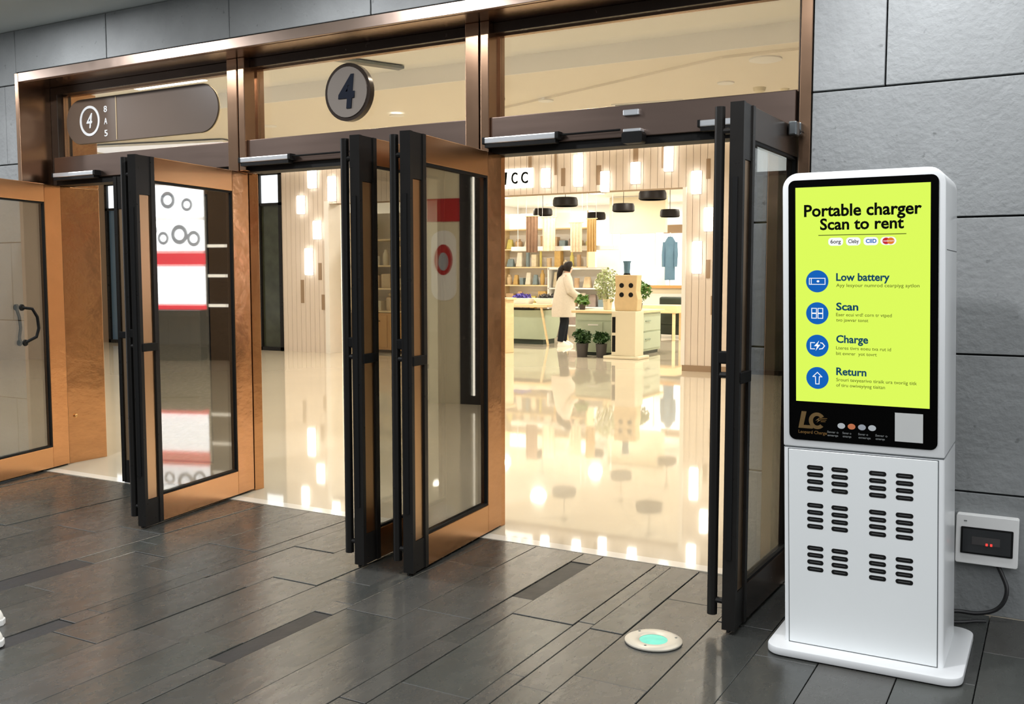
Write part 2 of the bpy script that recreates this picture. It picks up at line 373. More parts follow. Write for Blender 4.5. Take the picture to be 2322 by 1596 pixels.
# panelled shop front across the hall: boards are single pieces
wb = tag(B().box(-12.8, -11.7, SY + .03, SY + .3, 0, 3.39).box(-11.7, -4.88, SY + .03, SY + .3, 2.735, 3.39).box(-4.88, -3.9, SY + .03, SY + .3, 0, 3.39)
         .box(-17.2, -13.4, SY + .03, SY + .3, 0, 3.39).box(-24, -17.75, SY + .03, SY + .3, 0, 3.39).build('wall_back', 'slot_dark'), 'pinkish panelled shop front across the hall', 'wall', kind='structure')
bw = .112
def boards(x0, x1, z0, z1, n=None):
    n = n or max(1, round((x1 - x0) / bw)); s = (x1 - x0) / n
    me = bx(.003, s - .003, 0, .03, z0, z1).build('board', 'panel_wall', wb, loc=(x0, SY, 0)).data
    for k in range(1, n): put('board', me, None, wb, (x0 + k * s, SY, 0))
boards(-12.8, -11.7, 0, 3.39); boards(-11.7, -4.88, 2.735, 3.39); boards(-4.88, -3.9, .09, 3.39); boards(-17.2, -13.4, 0, 3.39, 12)
bx(-4.9, -3.88, SY - .015, SY + .02, 0, .09).build('skirting', 'slot_dark', wb)
bx(-11.76, -11.66, SY - .02, SY + .32, 0, 2.78).build('opening_trim', 'white_wall', wb); bx(-4.92, -4.86, SY - .02, SY + .32, .09, 2.733).build('opening_trim', 'white_wall', wb)
bx(-13.0, -3.9, SY - .05, SY + .3, 3.39, 3.45).build('cove_strip', 'cove', wb)
for (a, b_, c, d) in [(-7.53, -7.47, 3.15, 3.34), (-7.06, -7.02, 3.02, 3.35), (-6.94, -6.87, 2.84, 3.12), (-6.33, -6.25, 2.83, 3.13), (-5.72, -5.64, 3.15, 3.35), (-5.26, -5.22, 3.03, 3.35), (-4.57, -4.51, 2.84, 3.13), (-4.55, -4.49, 1.39, 1.66), (-4.47, -4.44, .85, 1.13), (-11.93, -11.85, 1.35, 1.66), (-12.36, -12.28, .92, 1.35), (-11.86, -11.79, .80, 1.08)]:
    bx(a, b_, SY - .006, SY + .01, c, d).build('slot', 'slot_dark', wb)
# glowing wall slots, each a lamp of its own
LB = [(-7.27, -7.13, 2.83, 3.13, 'nearest the dark letters over the shop opening'), (-6.70, -6.56, 2.82, 3.31, 'the longest one above the shop opening'), (-6.24, -6.11, 2.72, 3.03, 'hanging lowest above the middle of the shop opening'), (-5.74, -5.60, 2.82, 3.14, 'between the middle pendants, above the shop opening'), (-5.21, -5.08, 2.98, 3.34, 'topmost one near the right end of the shop front'), (-4.78, -4.64, 2.63, 2.96, 'highest on the pier right of the shop opening'), (-4.58, -4.46, 2.08, 2.42, 'second on the pier right of the shop opening'), (-4.75, -4.62, 1.46, 1.93, 'lowest on the pier right of the shop opening'),
      (-12.11, -11.93, 3.03, 3.37, 'topmost on the pier beside the dark window'), (-11.64, -11.48, 2.78, 3.22, 'at the left end of the opening'), (-12.38, -12.22, 2.57, 2.90, 'nearest the dark window on the left pier'), (-12.00, -11.84, 2.10, 2.43, 'fourth down on the left pier'), (-12.21, -12.05, 1.44, 1.93, 'lowest on the left pier')]
for a, b_, c, d, s in LB:
    t = thing('wall_light', 'glowing white upright wall light, ' + s, 'light', ((a + b_) / 2, SY, c), group='wall lights on the shop front')
    w_, h_ = (b_ - a) / 2, d - c
    B().prism(rrect(-w_, w_, 0, h_, .02, 4), 'y', -.055, -.01).build('diffuser', 'glow', t)
    B().box(-w_ - .006, w_ + .006, -.012, -.001, -.006, h_ + .006).build('back_plate', 'white_plain', t)
# tall dark windows
def dark_window(n, x0, x1, label, split=2.8, blue=False):
    w = struct('window_%d' % n, label, 'window')
    f = B().box(x0, x0 + .07, SY - .02, SY + .1, 0, 3.39).box(x1 - .07, x1, SY - .02, SY + .1, 0, 3.39).box(x0, x1, SY - .02, SY + .1, 3.32, 3.39).box(x0, x1, SY - .02, SY + .1, split - .05, split).box(x0, x1, SY - .02, SY + .1, 0, .07)
    f.build('window_frame', 'dark_metal', w)
    bx(x0 + .07, x1 - .07, SY + .03, SY + .05, split, 3.32).build('pane', 'window_white', w)
    bx(x0 + .07, x1 - .07, SY + .03, SY + .05, .07, split - .05).build('pane', 'window_blue' if blue else 'stone_green', w)
    bx(x0, x1, SY + .1, SY + .3, 0, 3.39).build('backing', 'slot_dark', w)
dark_window(4, -13.4, -12.8, 'tall black framed window with a white top pane beside the left pier')
dark_window(5, -17.75, -17.2, 'narrow black framed window at the far left of the hall', 2.85, True)
dark_window(6, -3.9, -3.1, 'dark window right of the panelled pier, behind the right-hand door', 2.9)
tag(bx(-3.1, .0, SY, SY + .3, 0, 3.45).build('wall_back_right', 'panel_wall'), 'plain panel wall right of the dark window', 'wall', kind='structure')
# ceiling fixtures of the hall
tag(bx(-.06, .06, -1.15, 1.15, -.03, 0).build('air_slot', 'steel_dark', loc=(-6.62, 3.05, 3.62), rot=(0, 0, R(-25)), bevel=.004), 'long grey air slot in the hall ceiling above the middle doors', 'vent')
v = thing('ceiling_vent', 'square grey vent in the hall ceiling above the right-hand doors', 'vent', (-4.25, 6.4, 3.425), R(6))
bx(-.42, .42, -.16, .16, -.012, 0).build('vent_frame', 'white_plain', v)
for k in range(5): bx(-.38, .38, -.13 + k * .055, -.10 + k * .055, -.02, -.01).build('slat', 'steel_dark', v)
tag(B().lathe([(0, 0), (.15, 0), (.15, -.012), (.12, -.02), (0, -.024)], 24).build('ceiling_speaker', 'white_plain', None, True, loc=(-2.45, 4.7, 3.425)), 'round flush speaker in the hall ceiling near the right jamb', 'speaker')
for k, (x, y, s) in enumerate([(-2.87, 6.05, 'larger smoke detector dome on the hall ceiling'), (-2.65, 6.25, 'small smoke detector beside the larger dome')]):
    tag(B().lathe([(0, 0), (.07 - .02 * k, 0), (.06 - .02 * k, -.04), (.03, -.055), (0, -.055)], 16).build('smoke_detector', 'cream', None, True, loc=(x, y, 3.425)), s, 'detector')
c = thing('security_camera', 'small dark security camera below the hall ceiling by the second mullion', 'camera', (-5.3, 4.75, 3.425))
bx(-.02, .02, -.02, .02, -.08, 0).build('bracket', 'white_plain', c); B().tube([(-.02, .04, -.1), (.03, -.12, -.13)], .04, 12).build('camera_body', 'dark_metal', c, True)
# unseen ledge and uplight added over the doors to brighten the ceiling; ceiling panels seen through the far left pane
cv = tag(bx(-6.5, -1.0, .40, .58, 2.98, 3.02).build('fill_ledge', 'white_wall'), 'ledge of the cove light above the doors inside', 'cove', kind='structure')
bx(-6.5, -1.0, .56, .58, 3.02, 3.08).build('lip', 'white_wall', cv)
ld = bpy.data.lights.new('ceiling_fill', 'AREA'); ld.shape = 'RECTANGLE'; ld.size = 5.3; ld.size_y = .1; ld.energy = CEILING_FILL_W; ld.color = (1, .94, .82)
lo = bpy.data.objects.new('ceiling_fill', ld); COL.objects.link(lo); lo.parent = cv; lo.location = (-3.75, .49, 3.03); lo.rotation_euler = (R(180 - 25), 0, 0)
for l_, p, w_, d_, m_, a_ in (('bright linear light in the hall ceiling behind the exit sign', (-8.95, 3.45, 3.63), 1.15, .22, 'glow', 0), ('wide pale ceiling panel low behind the exit sign', (-12.2, 6.3, 3.425), 2.6, .9, 'daylight_glow', 12)):  # second panel is no lamp, its glow imitates daylight on the ceiling
    t = thing('glow_panel', l_, 'light', p, R(a_)); bx(-w_ / 2, w_ / 2, -d_ / 2, d_ / 2, -.03, 0).build('panel_body', 'white_plain', t); bx(-w_ / 2 + .02, w_ / 2 - .02, -d_ / 2 + .02, d_ / 2 - .02, -.034, -.03).build('diffuser', m_, t)
# recessed lamps: ring, glass and the light itself
LAMPS = [(x, y) for y in (1.6, 3.3) for x in (-9.5, -7.2, -5.0, -3.0, -1.0)] + [(x, y) for y in (5.6, 8.3) for x in (-14.5, -11.6, -9.4, -7.3, -5.2, -3.1, -.6)]
ring = B().lathe([(.055, -.012), (.085, -.012), (.09, 0), (.055, 0), (.055, -.012)], 20).build('x', 'white_plain', None, True).data
lens = B().lathe([(0, -.006), (.055, -.006), (.055, 0), (0, 0)], 16).build('x', 'glow', None).data
for o in [o for o in COL.objects if o.name.startswith('x')]: bpy.data.objects.remove(o)
HALL_W = 20
for k, (x, y) in enumerate(LAMPS):
    z = 3.63 if y < 4.3 else (3.424 if (x > -8 and x < -1.2 and y < 7.3) else 3.45)
    t = thing('downlight', 'small round downlight in the hall ceiling, %s row from the doors, %s from the left' % ((ORD[k // 5], ORD[k % 5]) if k < 10 else (ORD[2 + (k - 10) // 7], ORD[(k - 10) % 7])), 'downlight', (x, y, z), group='downlights in the hall ceiling')
    put('trim_ring', ring, None, t); put('lens', lens, None, t)
    ld = bpy.data.lights.new('lamp', 'AREA'); ld.shape = 'DISK'; ld.size = .11; ld.energy = HALL_W; ld.color = (1, .92, .78); ld.spread = R(150)
    lo = bpy.data.objects.new('lamp', ld); COL.objects.link(lo); lo.parent = t; lo.location = (0, 0, -.02)

# ------------------------------------------------------------ doors: six open leaves
def leaf(n, label, H, deg, L, pull=True, dhandle=None, face='copper', rail='copper_brushed'):
    """x along the leaf from the hinge, seen face at y = 0, back face at y = -.05"""
    d = thing('door_%d' % n, label, 'door', (H[0], H[1], 0), R(deg), kind='structure')
    T = -.05; z0, z1 = .014, 2.085; hs = .17; ls = .15; zb, zt = .165, 1.955
    bx(0, hs, T, 0, z0, z1).build('hinge_stile', face, d, bevel=.003)
    bx(hs, L - ls, T, 0, z0, zb).build('bottom_rail', rail, d, bevel=.003)
    bx(hs, L - ls, T, 0, zt, z1).build('top_rail', rail, d, bevel=.003)
    # leading stile: two dark posts, a bronze inlay in the groove between them
    st = B().box(L - .024, L, T, .004, z0, z1).box(L - ls, L - ls + .03, T, .004, z0, z1).box(L - ls + .03, L - .024, T, -.002, z0, .16).box(L - ls + .03, L - .024, T, -.002, 1.87, z1).box(L - ls + .03, L - .024, T, -.03, .16, 1.87)
    sto = st.build('leading_stile', 'dark_metal', d)
    bx(L - ls + .031, L - .025, -.03, -.007, .162, 1.0).build('inlay', 'inlay', sto); bx(L - ls + .031, L - .025, -.03, -.007, 1.045, 1.868).build('inlay', 'inlay', sto)
    bx(L - ls + .012, L - .012, -.03, .010, 1.0, 1.045).build('lock', 'rubber', sto, bevel=.003)
    bx(L, L + .006, T + .015, -.015, .3, 1.8).build('edge_seal', 'rubber', sto)
    bx(hs, L - ls, -.032, -.022, zb, zt).build('pane', 'glass_door', d)
    gk = .012
    B().box(hs, L - ls, -.02, -.004, zb, zb + gk).box(hs, L - ls, -.02, -.004, zt - gk, zt).box(hs, hs + gk, -.02, -.004, zb + gk, zt - gk).box(L - ls - gk, L - ls, -.02, -.004, zb + gk, zt - gk).build('gasket', 'rubber', d)
    bx(-.012, 0, T, -.01, z0, z1).build('hinge_gap_seal', 'rubber', d)
    bx(.0, L, -.03, -.02, .004, z0).build('floor_seal', 'rubber', d)
    if pull:
        pb = B().tube([(L - .035, T - .052, .06), (L - .035, T - .052, 2.075)], .021, 10).build('pull_bar', 'dark_metal', d, True)
        for z in (.12, 1.03, 1.98):
            B().tube([(L - .035, T, z), (L - .035, T - .052, z)], .013, 8).build('bracket', 'dark_metal', pb, True)
        B().cbox(L - .035, T - .025, 1.1, .03, .05, .05).build('latch_box', 'rubber', pb, bevel=.006)
    if dhandle:
        x, z, s = dhandle
        p = [(x + s * .0, .0, z + .13), (x + s * .05, .045, z + .12), (x + s * .085, .055, z + .06), (x + s * .095, .055, z - .02), (x + s * .075, .05, z - .08), (x + s * .02, .0, z - .12)]
        h = B().tube(p, .011, 10).build('handle', 'rubber', d, True)
        B().lathe([(0, 0), (.024, 0), (.022, .01), (0, .012)], 14).build('handle_rose', 'rubber', h, True, loc=(x + s * .02, -.002, z - .12), rot=(R(-90), 0, 0))
        B().lathe([(0, 0), (.024, 0), (.022, .01), (0, .012)], 14).build('handle_rose', 'rubber', h, True, loc=(x, -.002, z + .13), rot=(R(-90), 0, 0))
    return d
leaf(1, 'far left copper glass door leaf swung open, cut by the picture edge', (-6.46, .235), -75.5, 1.0, True, (.43, 1.07, -1))
leaf(2, 'dark door leaf of the left pair, mostly hidden behind its copper neighbour', (-4.74, .235), 196.9, .86, True)
leaf(3, 'copper glass door leaf swung open left of centre, lit signs mirrored in it', (-4.60, .25), -80.7, 1.04)
leaf(4, 'dark edged door leaf of the middle pair, seen end on', (-2.975, .235), -86.0, 1.0)
leaf(5, 'copper glass door leaf swung open in the centre, beside the wide doorway', (-2.705, .24), -85.0, 1.0)
leaf(6, 'dark door leaf at the right jamb, seen end on beside the kiosk', (-1.05, .225), -91.4, .975, face='dark_bronze', rail='dark_bronze')

# closers and sensors on the header
def closer(label, x0, x1, z0, z1, arm=None):
    t = thing('door_closer', label, 'door closer', ((x0 + x1) / 2, .2, z0)); w = (x1 - x0) / 2
    B().prism(rrect(-.05, 0, .0, z1 - z0, .006, 3), 'x', -w, w).build('closer_body', 'silver', t)
    B().prism(rrect(-.054, 0, -.002, z1 - z0 + .002, .006, 3), 'x', w, w + .02).build('end_cap', 'rubber', t)
    B().prism(rrect(-.054, 0, -.002, z1 - z0 + .002, .006, 3), 'x', -w - .012, -w).build('end_cap', 'rubber', t)
    bx(-w, w, -.045, -.001, -.02, -.001).build('mounting_shoe', 'rubber', t)
    if arm: B().tube([(w + .02, -.03, .02), (w + arm, -.03, .022)], .006, 6).build('arm', 'rubber', t)
closer('long silver door closer on the header left of the wide doorway', -2.76, -2.33, 2.137, 2.172, .36)
closer('short silver door closer partly behind the right-hand door leaf', -1.545, -1.24, 2.140, 2.172)
closer('silver door closer on the header of the middle pair', -4.57, -4.17, 2.137, 2.170, .55)
closer('silver door closer above the far left leaf', -6.42, -5.98, 2.134, 2.166)
tag(B().box(-.043, .043, -.02, 0, -.014, .016).build('header_plate', 'silver', loc=(-1.918, .2, 2.243), bevel=.004), 'tiny silver plate on the header above the wide doorway', 'plate')
s = thing('motion_sensor', 'dark motion sensor under the header over the wide doorway', 'sensor', (-1.895, .2, 2.13))
B().prism(rrect(-.055, .055, -.045, .01, .012, 4), 'y', -.06, 0).build('sensor_body', 'rubber', s); bx(-.05, .045, -.055, -.001, .011, .028).build('sensor_cap', 'silver', s, bevel=.004)
hb = thing('pivot_bracket', 'steel pivot block at the top of the right-hand leaf', 'door hardware', (-1.045, -.08, 2.03))
bx(-.006, .03, -.06, .0, 0, .06).build('pivot_block', 'steel_dark', hb, bevel=.006); bx(-.006, .03, .02, .1, .01, .065).build('pivot_block', 'steel_dark', hb, bevel=.006); B().tube([(.015, -.02, .02), (.02, .12, .03)], .014, 8).build('arm', 'rubber', hb)

# signs on the transom panes
sg = thing('number_sign', 'round sign with a dark 4 above the middle doors', 'sign', (-3.785, .298, 2.525))
B().prism(ellipse(0, 0, .172, .172, 40), 'y', -.04, 0).build('rim', 'dark_bronze', sg, True); B().prism(ellipse(0, 0, .150, .150, 40), 'y', -.046, -.039).build('face', 'sign_face', sg)
text('numeral', '4', 'sign_ink', sg, .0, -.09, .178, .125, -.046, 'CENTER', .03, .006, .12)
ps = thing('exit_sign', 'brown pill shaped exit sign with a ringed 4 on the far left pane', 'sign', (-5.64, .298, 2.54))
B().prism(rrect(-.79, .75, -.158, .158, .157, 12), 'y', -.012, 0).build('plate', 'sign_brown', ps)
B().prism(rrect(-.795, .755, -.163, .163, .162, 12), 'y', -.004, .001).build('plate_edge', 'sign_gold', ps)
rg = B(); n = 36
o_ = ellipse(-.53, 0, .108, .108, n); i_ = ellipse(-.53, 0, .09, .09, n)
rg.add([(x, -.016, z) for x, z in o_] + [(x, -.016, z) for x, z in i_] + [(x, -.011, z) for x, z in o_] + [(x, -.011, z) for x, z in i_],
       [f for k in range(n) for f in ((k, (k + 1) % n, n + (k + 1) % n, n + k), (k, 2 * n + k, 2 * n + (k + 1) % n, (k + 1) % n), (n + k, n + (k + 1) % n, 3 * n + (k + 1) % n, 3 * n + k))])
rg.build('ring', 'sign_white', ps)
text('numeral', '4', 'sign_white', ps, -.535, -.05, .1, .062, -.012, 'CENTER', .01, .003, .2)
for k, ch_ in enumerate(['8', 'A', '5']): text('lettering', ch_, 'sign_white', ps, -.375, .05 - k * .085, .042, .034, -.012, 'LEFT', .01, .003)
bx(-.25, -.243, -.015, -.011, -.15, .15).build('divider', 'sign_gold', ps)

# ------------------------------------------------------------ charger kiosk
kx, ky = -.584, -.795
ks = thing('charging_kiosk', 'tall white power bank rental kiosk with a yellow screen on a flat base', 'kiosk', (kx, ky, 0))
LEAN = -.026
def lean(o):
    for v_ in o.data.vertices: v_.co.x += LEAN * v_.co.z
    return o
kb = B().prism(rrect(-.335, .345, -.085, .485, .065, 8), 'z', .004, .034).build('base_plate', 'white_base', ks, True, bevel=.005)
B().prism(rrect(-.33, .34, -.08, .48, .062, 8), 'z', 0, .006).build('base_foot', 'rubber', kb)
W2 = .279; KD = .405
# lower cabinet with rounded front edges, and the head with rounded top corners
prof = rrect(-W2, W2, 0, KD, .014, 4)
lean(B().prism(prof, 'z', .034, .779).build('lower_cabinet', 'white_paint', ks, True))
hd = lean(B().prism(rrect(-W2, W2, .784, 1.797, .058, 8, (0, 1, 1, 0)), 'y', 0, KD).build('head', 'white_paint', ks, True, bevel=.006))
lean(bx(-W2 + .004, W2 - .004, .004, KD - .004, .776, .787).build('seam', 'gap', ks))
pn = lean(bx(-.2585, .2575, -.0035, .004, .037, .774).build('front_panel', 'panel_paint', ks, bevel=.0015, seg=1))
lean(bx(-.2615, .2605, -.0012, .004, .0345, .777).build('panel_gap', 'gap', ks))
lean(bx(W2 - .004, W2 + .0006, .03, KD - .01, 1.51, 1.513).build('side_seam', 'gap', ks))
for cx in (-.162, -.074, .058, .149):
    for z in (.711, .569, .407):
        for k in range(4):
            zc = z - .0265 * k
            sl = lean(B().prism(rrect(cx - .0295, cx + .0295, zc - .0085, zc + .0085, .008, 4), 'y', -.0042, -.001).build('vent_slot', 'rubber', ks))
            lean(bx(cx - .02, cx + .02, -.0046, -.004, zc - .0005, zc + .001).build('vent_louvre', 'dim_grey', sl))
# screen
bz = lean(B().prism(rrect(-.256, .256, .812, 1.770, .024, 6, (1, 1, 1, 1)), 'y', -.004, .004).build('screen_glass', 'black_glass', ks))
dp = lean(bx(-.230, .230, -.0052, -.003, .957, 1.743).build('display', 'screen', ks))
YS = -.0052
def T(body, mat, x, z, h, w=None, bold=0, par=dp, y=YS, **k):
    o = text('lettering', body, mat, par, x, z, h, w, y, bold=bold, **k)
    return lean(o) if o else None
T('Portable charger', 'ink', -.199, 1.637, .040, .401, .026)
T('Scan to rent', 'ink', -.142, 1.588, .038, .286, .026)
lean(bx(-.148, .152, YS - .0006, YS, 1.5665, 1.5695).build('rule', 'print_olive', dp))
for k, (a, b_, t_) in enumerate([(-.113, -.061, '6org'), (-.051, -.001, 'Cleby'), (.009, .059, 'CIID'), (.066, .119, None)]):
    bd = lean(B().prism(rrect(a, b_, 1.5295, 1.5585, .012 if t_ else .0144, 6), 'y', YS - .0006, YS).build('badge', 'print_white', dp))
    if t_: T(t_, 'print_blue' if k == 2 else 'ink', a + .008, 1.538, .013, .036, .03 if k == 2 else .012, bd, YS - .0007)
    else:
        for cx, mt in ((.0855, 'print_red'), (.1005, 'print_orange')): lean(B().prism(ellipse(cx, 1.544, .0125, .0118, 20), 'y', YS - .001 - .0002 * (cx > .09), YS - .0006).build('badge_disc', mt, bd))
        T('mastercard', 'print_white', .076, 1.5420, .0045, .034, .015, bd, YS - .0013)
items = [(1.401, 'Low battery', .183, [('Ayy lesyour numrod cearpiyg aytlon', 1.381, .281)]),
         (1.284, 'Scan', .077, [('Eaer ecui vrd! corn tr vtped', 1.275, .190), ('tvo jawvar tonst', 1.2555, .111)]),
         (1.165, 'Charge', .111, [('Lteres tivrs eoeu tva rut id', 1.154, .188), ('bit evvrer  yot tovrt', 1.134, .140)]),
         (1.046, 'Return', .105, [('Srouri tevyearivo tiraik ura tvoriig titk', 1.038, .274), ('of tiru owiveyiyog tiaitan', 1.018, .168)])]
def line(pts, r, mat, par, y):
    b = B()
    for p, q in zip(pts, pts[1:]):
        a = Vector((q[0] - p[0], q[1] - p[1])); L_ = a.length
        if L_ < 1e-6: continue
        a /= L_; n_ = Vector((-a.y, a.x)) * r; e = a * r
        b.prism([(p[0] - e.x - n_.x, p[1] - e.y - n_.y), (q[0] + e.x - n_.x, q[1] + e.y - n_.y), (q[0] + e.x + n_.x, q[1] + e.y + n_.y), (p[0] - e.x + n_.x, p[1] - e.y + n_.y)], 'y', y - .0004, y)
    return lean(b.build('icon_line', mat, par))
HZ = [1.4035, 1.297, 1.179, 1.061]
for k, (zc, hd_, wd, subs) in enumerate(items):
    xc = -.1525
    ic = lean(B().prism(ellipse(xc, zc, .040, .0405, 36), 'y', YS - .0006, YS).build('icon', 'print_blue', dp)); yi = YS - .0007
    if k == 0:
        line([(xc - .028, zc - .011), (xc + .028, zc - .011), (xc + .028, zc + .011), (xc - .028, zc + .011), (xc - .028, zc - .011)], .0013, 'print_white', ic, yi)
        line([(xc - .021, zc - .011), (xc - .021, zc + .011)], .0013, 'print_white', ic, yi)
        lean(B().prism(ellipse(xc + .003, zc, .005, .004, 12), 'y', yi - .0003, yi).build('icon_dot', 'print_white', ic))
    elif k == 1:
        for s in (-.0112, .0112):
            for t_ in (-.0095, .0095): line([(xc + s - .0085, zc + t_ - .0085), (xc + s + .0085, zc + t_ - .0085), (xc + s + .0085, zc + t_ + .0085), (xc + s - .0085, zc + t_ + .0085), (xc + s - .0085, zc + t_ - .0085)], .0014, 'print_white', ic, yi)
    elif k == 2:
        line([(xc - .010, zc - .012), (xc - .024, zc - .012), (xc - .024, zc + .011), (xc - .010, zc + .011)], .0015, 'print_white', ic, yi)
        line([(xc + .012, zc + .011), (xc + .018, zc + .010), (xc + .026, zc), (xc + .018, zc - .010), (xc + .008, zc - .012)], .0017, 'print_white', ic, yi)
        lean(B().prism([(xc - .012, zc - .002), (xc - .001, zc - .002), (xc - .006, zc - .019), (xc + .011, zc + .004), (xc + .001, zc + .004), (xc + .007, zc + .019)], 'y', yi - .0005, yi).build('icon_bolt', 'print_white', ic))
    else:
        line([(xc, zc + .021), (xc + .016, zc + .005), (xc + .007, zc + .005), (xc + .006, zc - .022), (xc - .006, zc - .022), (xc - .007, zc + .005), (xc - .016, zc + .005), (xc, zc + .021)], .0014, 'print_white', ic, yi)
    T(hd_, 'print_teal', -.0855, HZ[k], .0255, wd, .028)
    for t_, z, w_ in subs: T(t_, 'print_olive', -.0855, z, .0115, w_, .004)
# strip under the display: logo, small payment marks, plain sticker
YB = -.0042
def extr(pts, mat, nm, d=.0012, par=bz, y=YB): return lean(B().prism(pts, 'y', y - d, y).build(nm, mat, par))
lx, lz = -.222, .8565
lg = extr([(lx, lz), (lx + .052, lz), (lx + .055, lz + .012), (lx + .019, lz + .012), (lx + .030, lz + .063), (lx + .012, lz + .063)], 'gold', 'logo_letter')
arc = lambda r0, r1, cx, cz, a0, a1, n=20: [(cx + r1[0] * math.cos(R(a0 + (a1 - a0) * i / n)), cz + r1[1] * math.sin(R(a0 + (a1 - a0) * i / n))) for i in range(n + 1)] + [(cx + r0[0] * math.cos(R(a1 + (a0 - a1) * i / n)), cz + r0[1] * math.sin(R(a1 + (a0 - a1) * i / n))) for i in range(n + 1)]
def strip_poly(pts, n, mat, nm, d=.0014):
    b = B(); m_ = n + 1; o_, i_ = pts[:m_], pts[m_:][::-1]
    for k in range(n): b.prism([i_[k], o_[k], o_[k + 1], i_[k + 1]], 'y', YB - d, YB)
    return lean(b.build(nm, mat, bz))
strip_poly(arc((.015, .018), (.030, .031), -.154, .887, 35, 318), 20, 'gold', 'logo_letter')
for k in range(3): extr([(-.150 + .004 * k, .8955 - .006 * k), (-.118 - .003 * k, .8965 - .006 * k), (-.118 - .003 * k, .8985 - .006 * k), (-.148 + .004 * k, .8985 - .006 * k)], 'gold_dark', 'logo_streak')
extr([(-.160, .888), (-.149, .8895), (-.156, .880), (-.139, .892), (-.149, .892), (-.145, .900)], 'gold', 'logo_bolt', .0018)
T('Leopard Charge', 'gold_dark', -.222, .8375, .0108, .103, .012, bz, YB)
for x, mt in ((-.068, 'dim_white'), (-.032, 'dim_orange'), (.004, 'dim_blue'), (.039, 'dim_white')): lean(B().prism(ellipse(x, .8745, .0135, .0105, 20), 'y', YB - .0006, YB).build('pay_mark', mt, bz))
for x, w1, w2 in ((-.118, .040, .038), (-.064, .031, .030), (-.009, .034, .042), (.050, .041, .031)):
    T('Sever o', 'dim_grey', x, .8455, .0072, w1, .02, bz, YB); T('emarqe', 'dim_grey', x + .001, .8335, .0072, w2, .02, bz, YB)
lean(bx(.116, .209, YB - .0006, YB, .8335, .936).build('sticker', 'label_paper', bz))

# ------------------------------------------------------------ wall box, cable, ground lamp, shoes
wbx = thing('power_box', 'white wall power box with dark window and red lights beside the kiosk', 'power box', (-.222, 0, .222))
B().prism(rrect(-.117, .117, 0, .205, .008, 3), 'y', -.045, 0).build('box_body', 'white_plain', wbx, bevel=.003)
B().prism(rrect(-.098, .098, .043, .155, .004, 2), 'y', -.049, -.044).build('window_frame', 'rubber', wbx)
wn = bx(-.09, .09, -.051, -.048, .050, .148).build('window', 'smoke_glass', wbx)
bx(-.055, .05, -.0525, -.0508, .085, .118).build('breaker', 'pot', wn)
for x in (-.003, .014): bx(x, x + .008, -.054, -.052, .084, .094).build('indicator', 'led_red', wn)
bx(-.088, -.076, -.047, -.0448, .178, .182).build('logo_mark', 'dim_grey', wbx)
def smooth_path(p, n=8):
    out = []
    for i in range(len(p) - 1):
        a, b, c, d = [Vector(p[max(0, min(len(p) - 1, k))]) for k in (i - 1, i, i + 1, i + 2)]
        for t in range(n):
            t /= n; out.append(.5 * ((2 * b) + (c - a) * t + (2 * a - 5 * b + 4 * c - d) * t * t + (3 * b - a - 3 * c + d) * t ** 3))
    return out + [Vector(p[-1])]
tag(B().tube(smooth_path([(-.178, -.025, .222), (-.160, -.04, .19), (-.140, -.06, .14), (-.150, -.07, .085), (-.185, -.075, .045), (-.25, -.08, .025), (-.33, -.09, .024), (-.42, -.15, .012)]), .0085, 8).build('power_cable', 'cable', None, True), 'thick black cable from the power box down behind the kiosk', 'cable')
tag(B().tube(smooth_path([(-.21, -.11, .008), (-.25, -.13, .008), (-.30, -.17, .008), (-.36, -.2, .008)]), .0065, 8).build('thin_cable', 'cable', None, True), 'thinner black cable lying on the floor beside the thick one', 'cable')
gl = thing('ground_light', 'round in-ground light with a pale ring and teal glass', 'light', (-1.329, -.963, 0))
B().lathe([(.055, .0), (.112, .0), (.112, .005), (.098, .012), (.07, .012), (.055, .006), (.055, 0)], 36).build('ring', 'lamp_ring', gl, True)
B().lathe([(0, .0), (.055, .0), (.055, .005), (.035, .008), (0, .009)], 30).build('lens', 'lamp_teal', gl, True)
for a in (30, 150, 270): B().lathe([(0, .0), (.005, .0), (.005, .003), (0, .004)], 8).build('screw', 'steel_dark', gl, loc=(.088 * math.cos(R(a)), .088 * math.sin(R(a)), .011))
def shoe(label, loc, rz):
    t = thing('sneaker', label, 'shoe', loc, rz, 'white sneakers at the left edge')
    def ring(x, w, h, z0): return [(x, w * math.cos(a), z0 + max(0, h * math.sin(a)) if math.sin(a) > 0 else z0) for a in [2 * PI * k / 16 for k in range(16)]]
    B().loft([ring(x, w, h, .022) for x, w, h in [(-.27, .02, .05), (-.26, .034, .085), (-.2, .038, .095), (-.13, .038, .085), (-.07, .042, .06), (-.02, .040, .045), (-.002, .022, .03), (.004, .006, .01)]]).build('upper', 'shoe', t, True)
    B().prism([(-.275 + 0, -.03), (-.2, -.04), (-.1, -.043), (-.03, -.045), (0, -.03), (.012, 0), (0, .03), (-.03, .045), (-.1, .043), (-.2, .04), (-.275, .03)], 'z', 0, .026).build('sole', 'sole', t, bevel=.004)
    for k in range(3): B().tube([(-.10 - .03 * k, -.028, .085 + .008 * k), (-.10 - .03 * k, 0, .098 + .008 * k), (-.10 - .03 * k, .028, .085 + .008 * k)], .004, 5).build('lace', 'white_plain', t)
shoe('white sneaker toe at the left picture edge, the farther one', (-3.708, -2.108, 0), R(20))
shoe('white sneaker toe at the left picture edge, the nearer one', (-3.497, -2.248, 0), R(24))

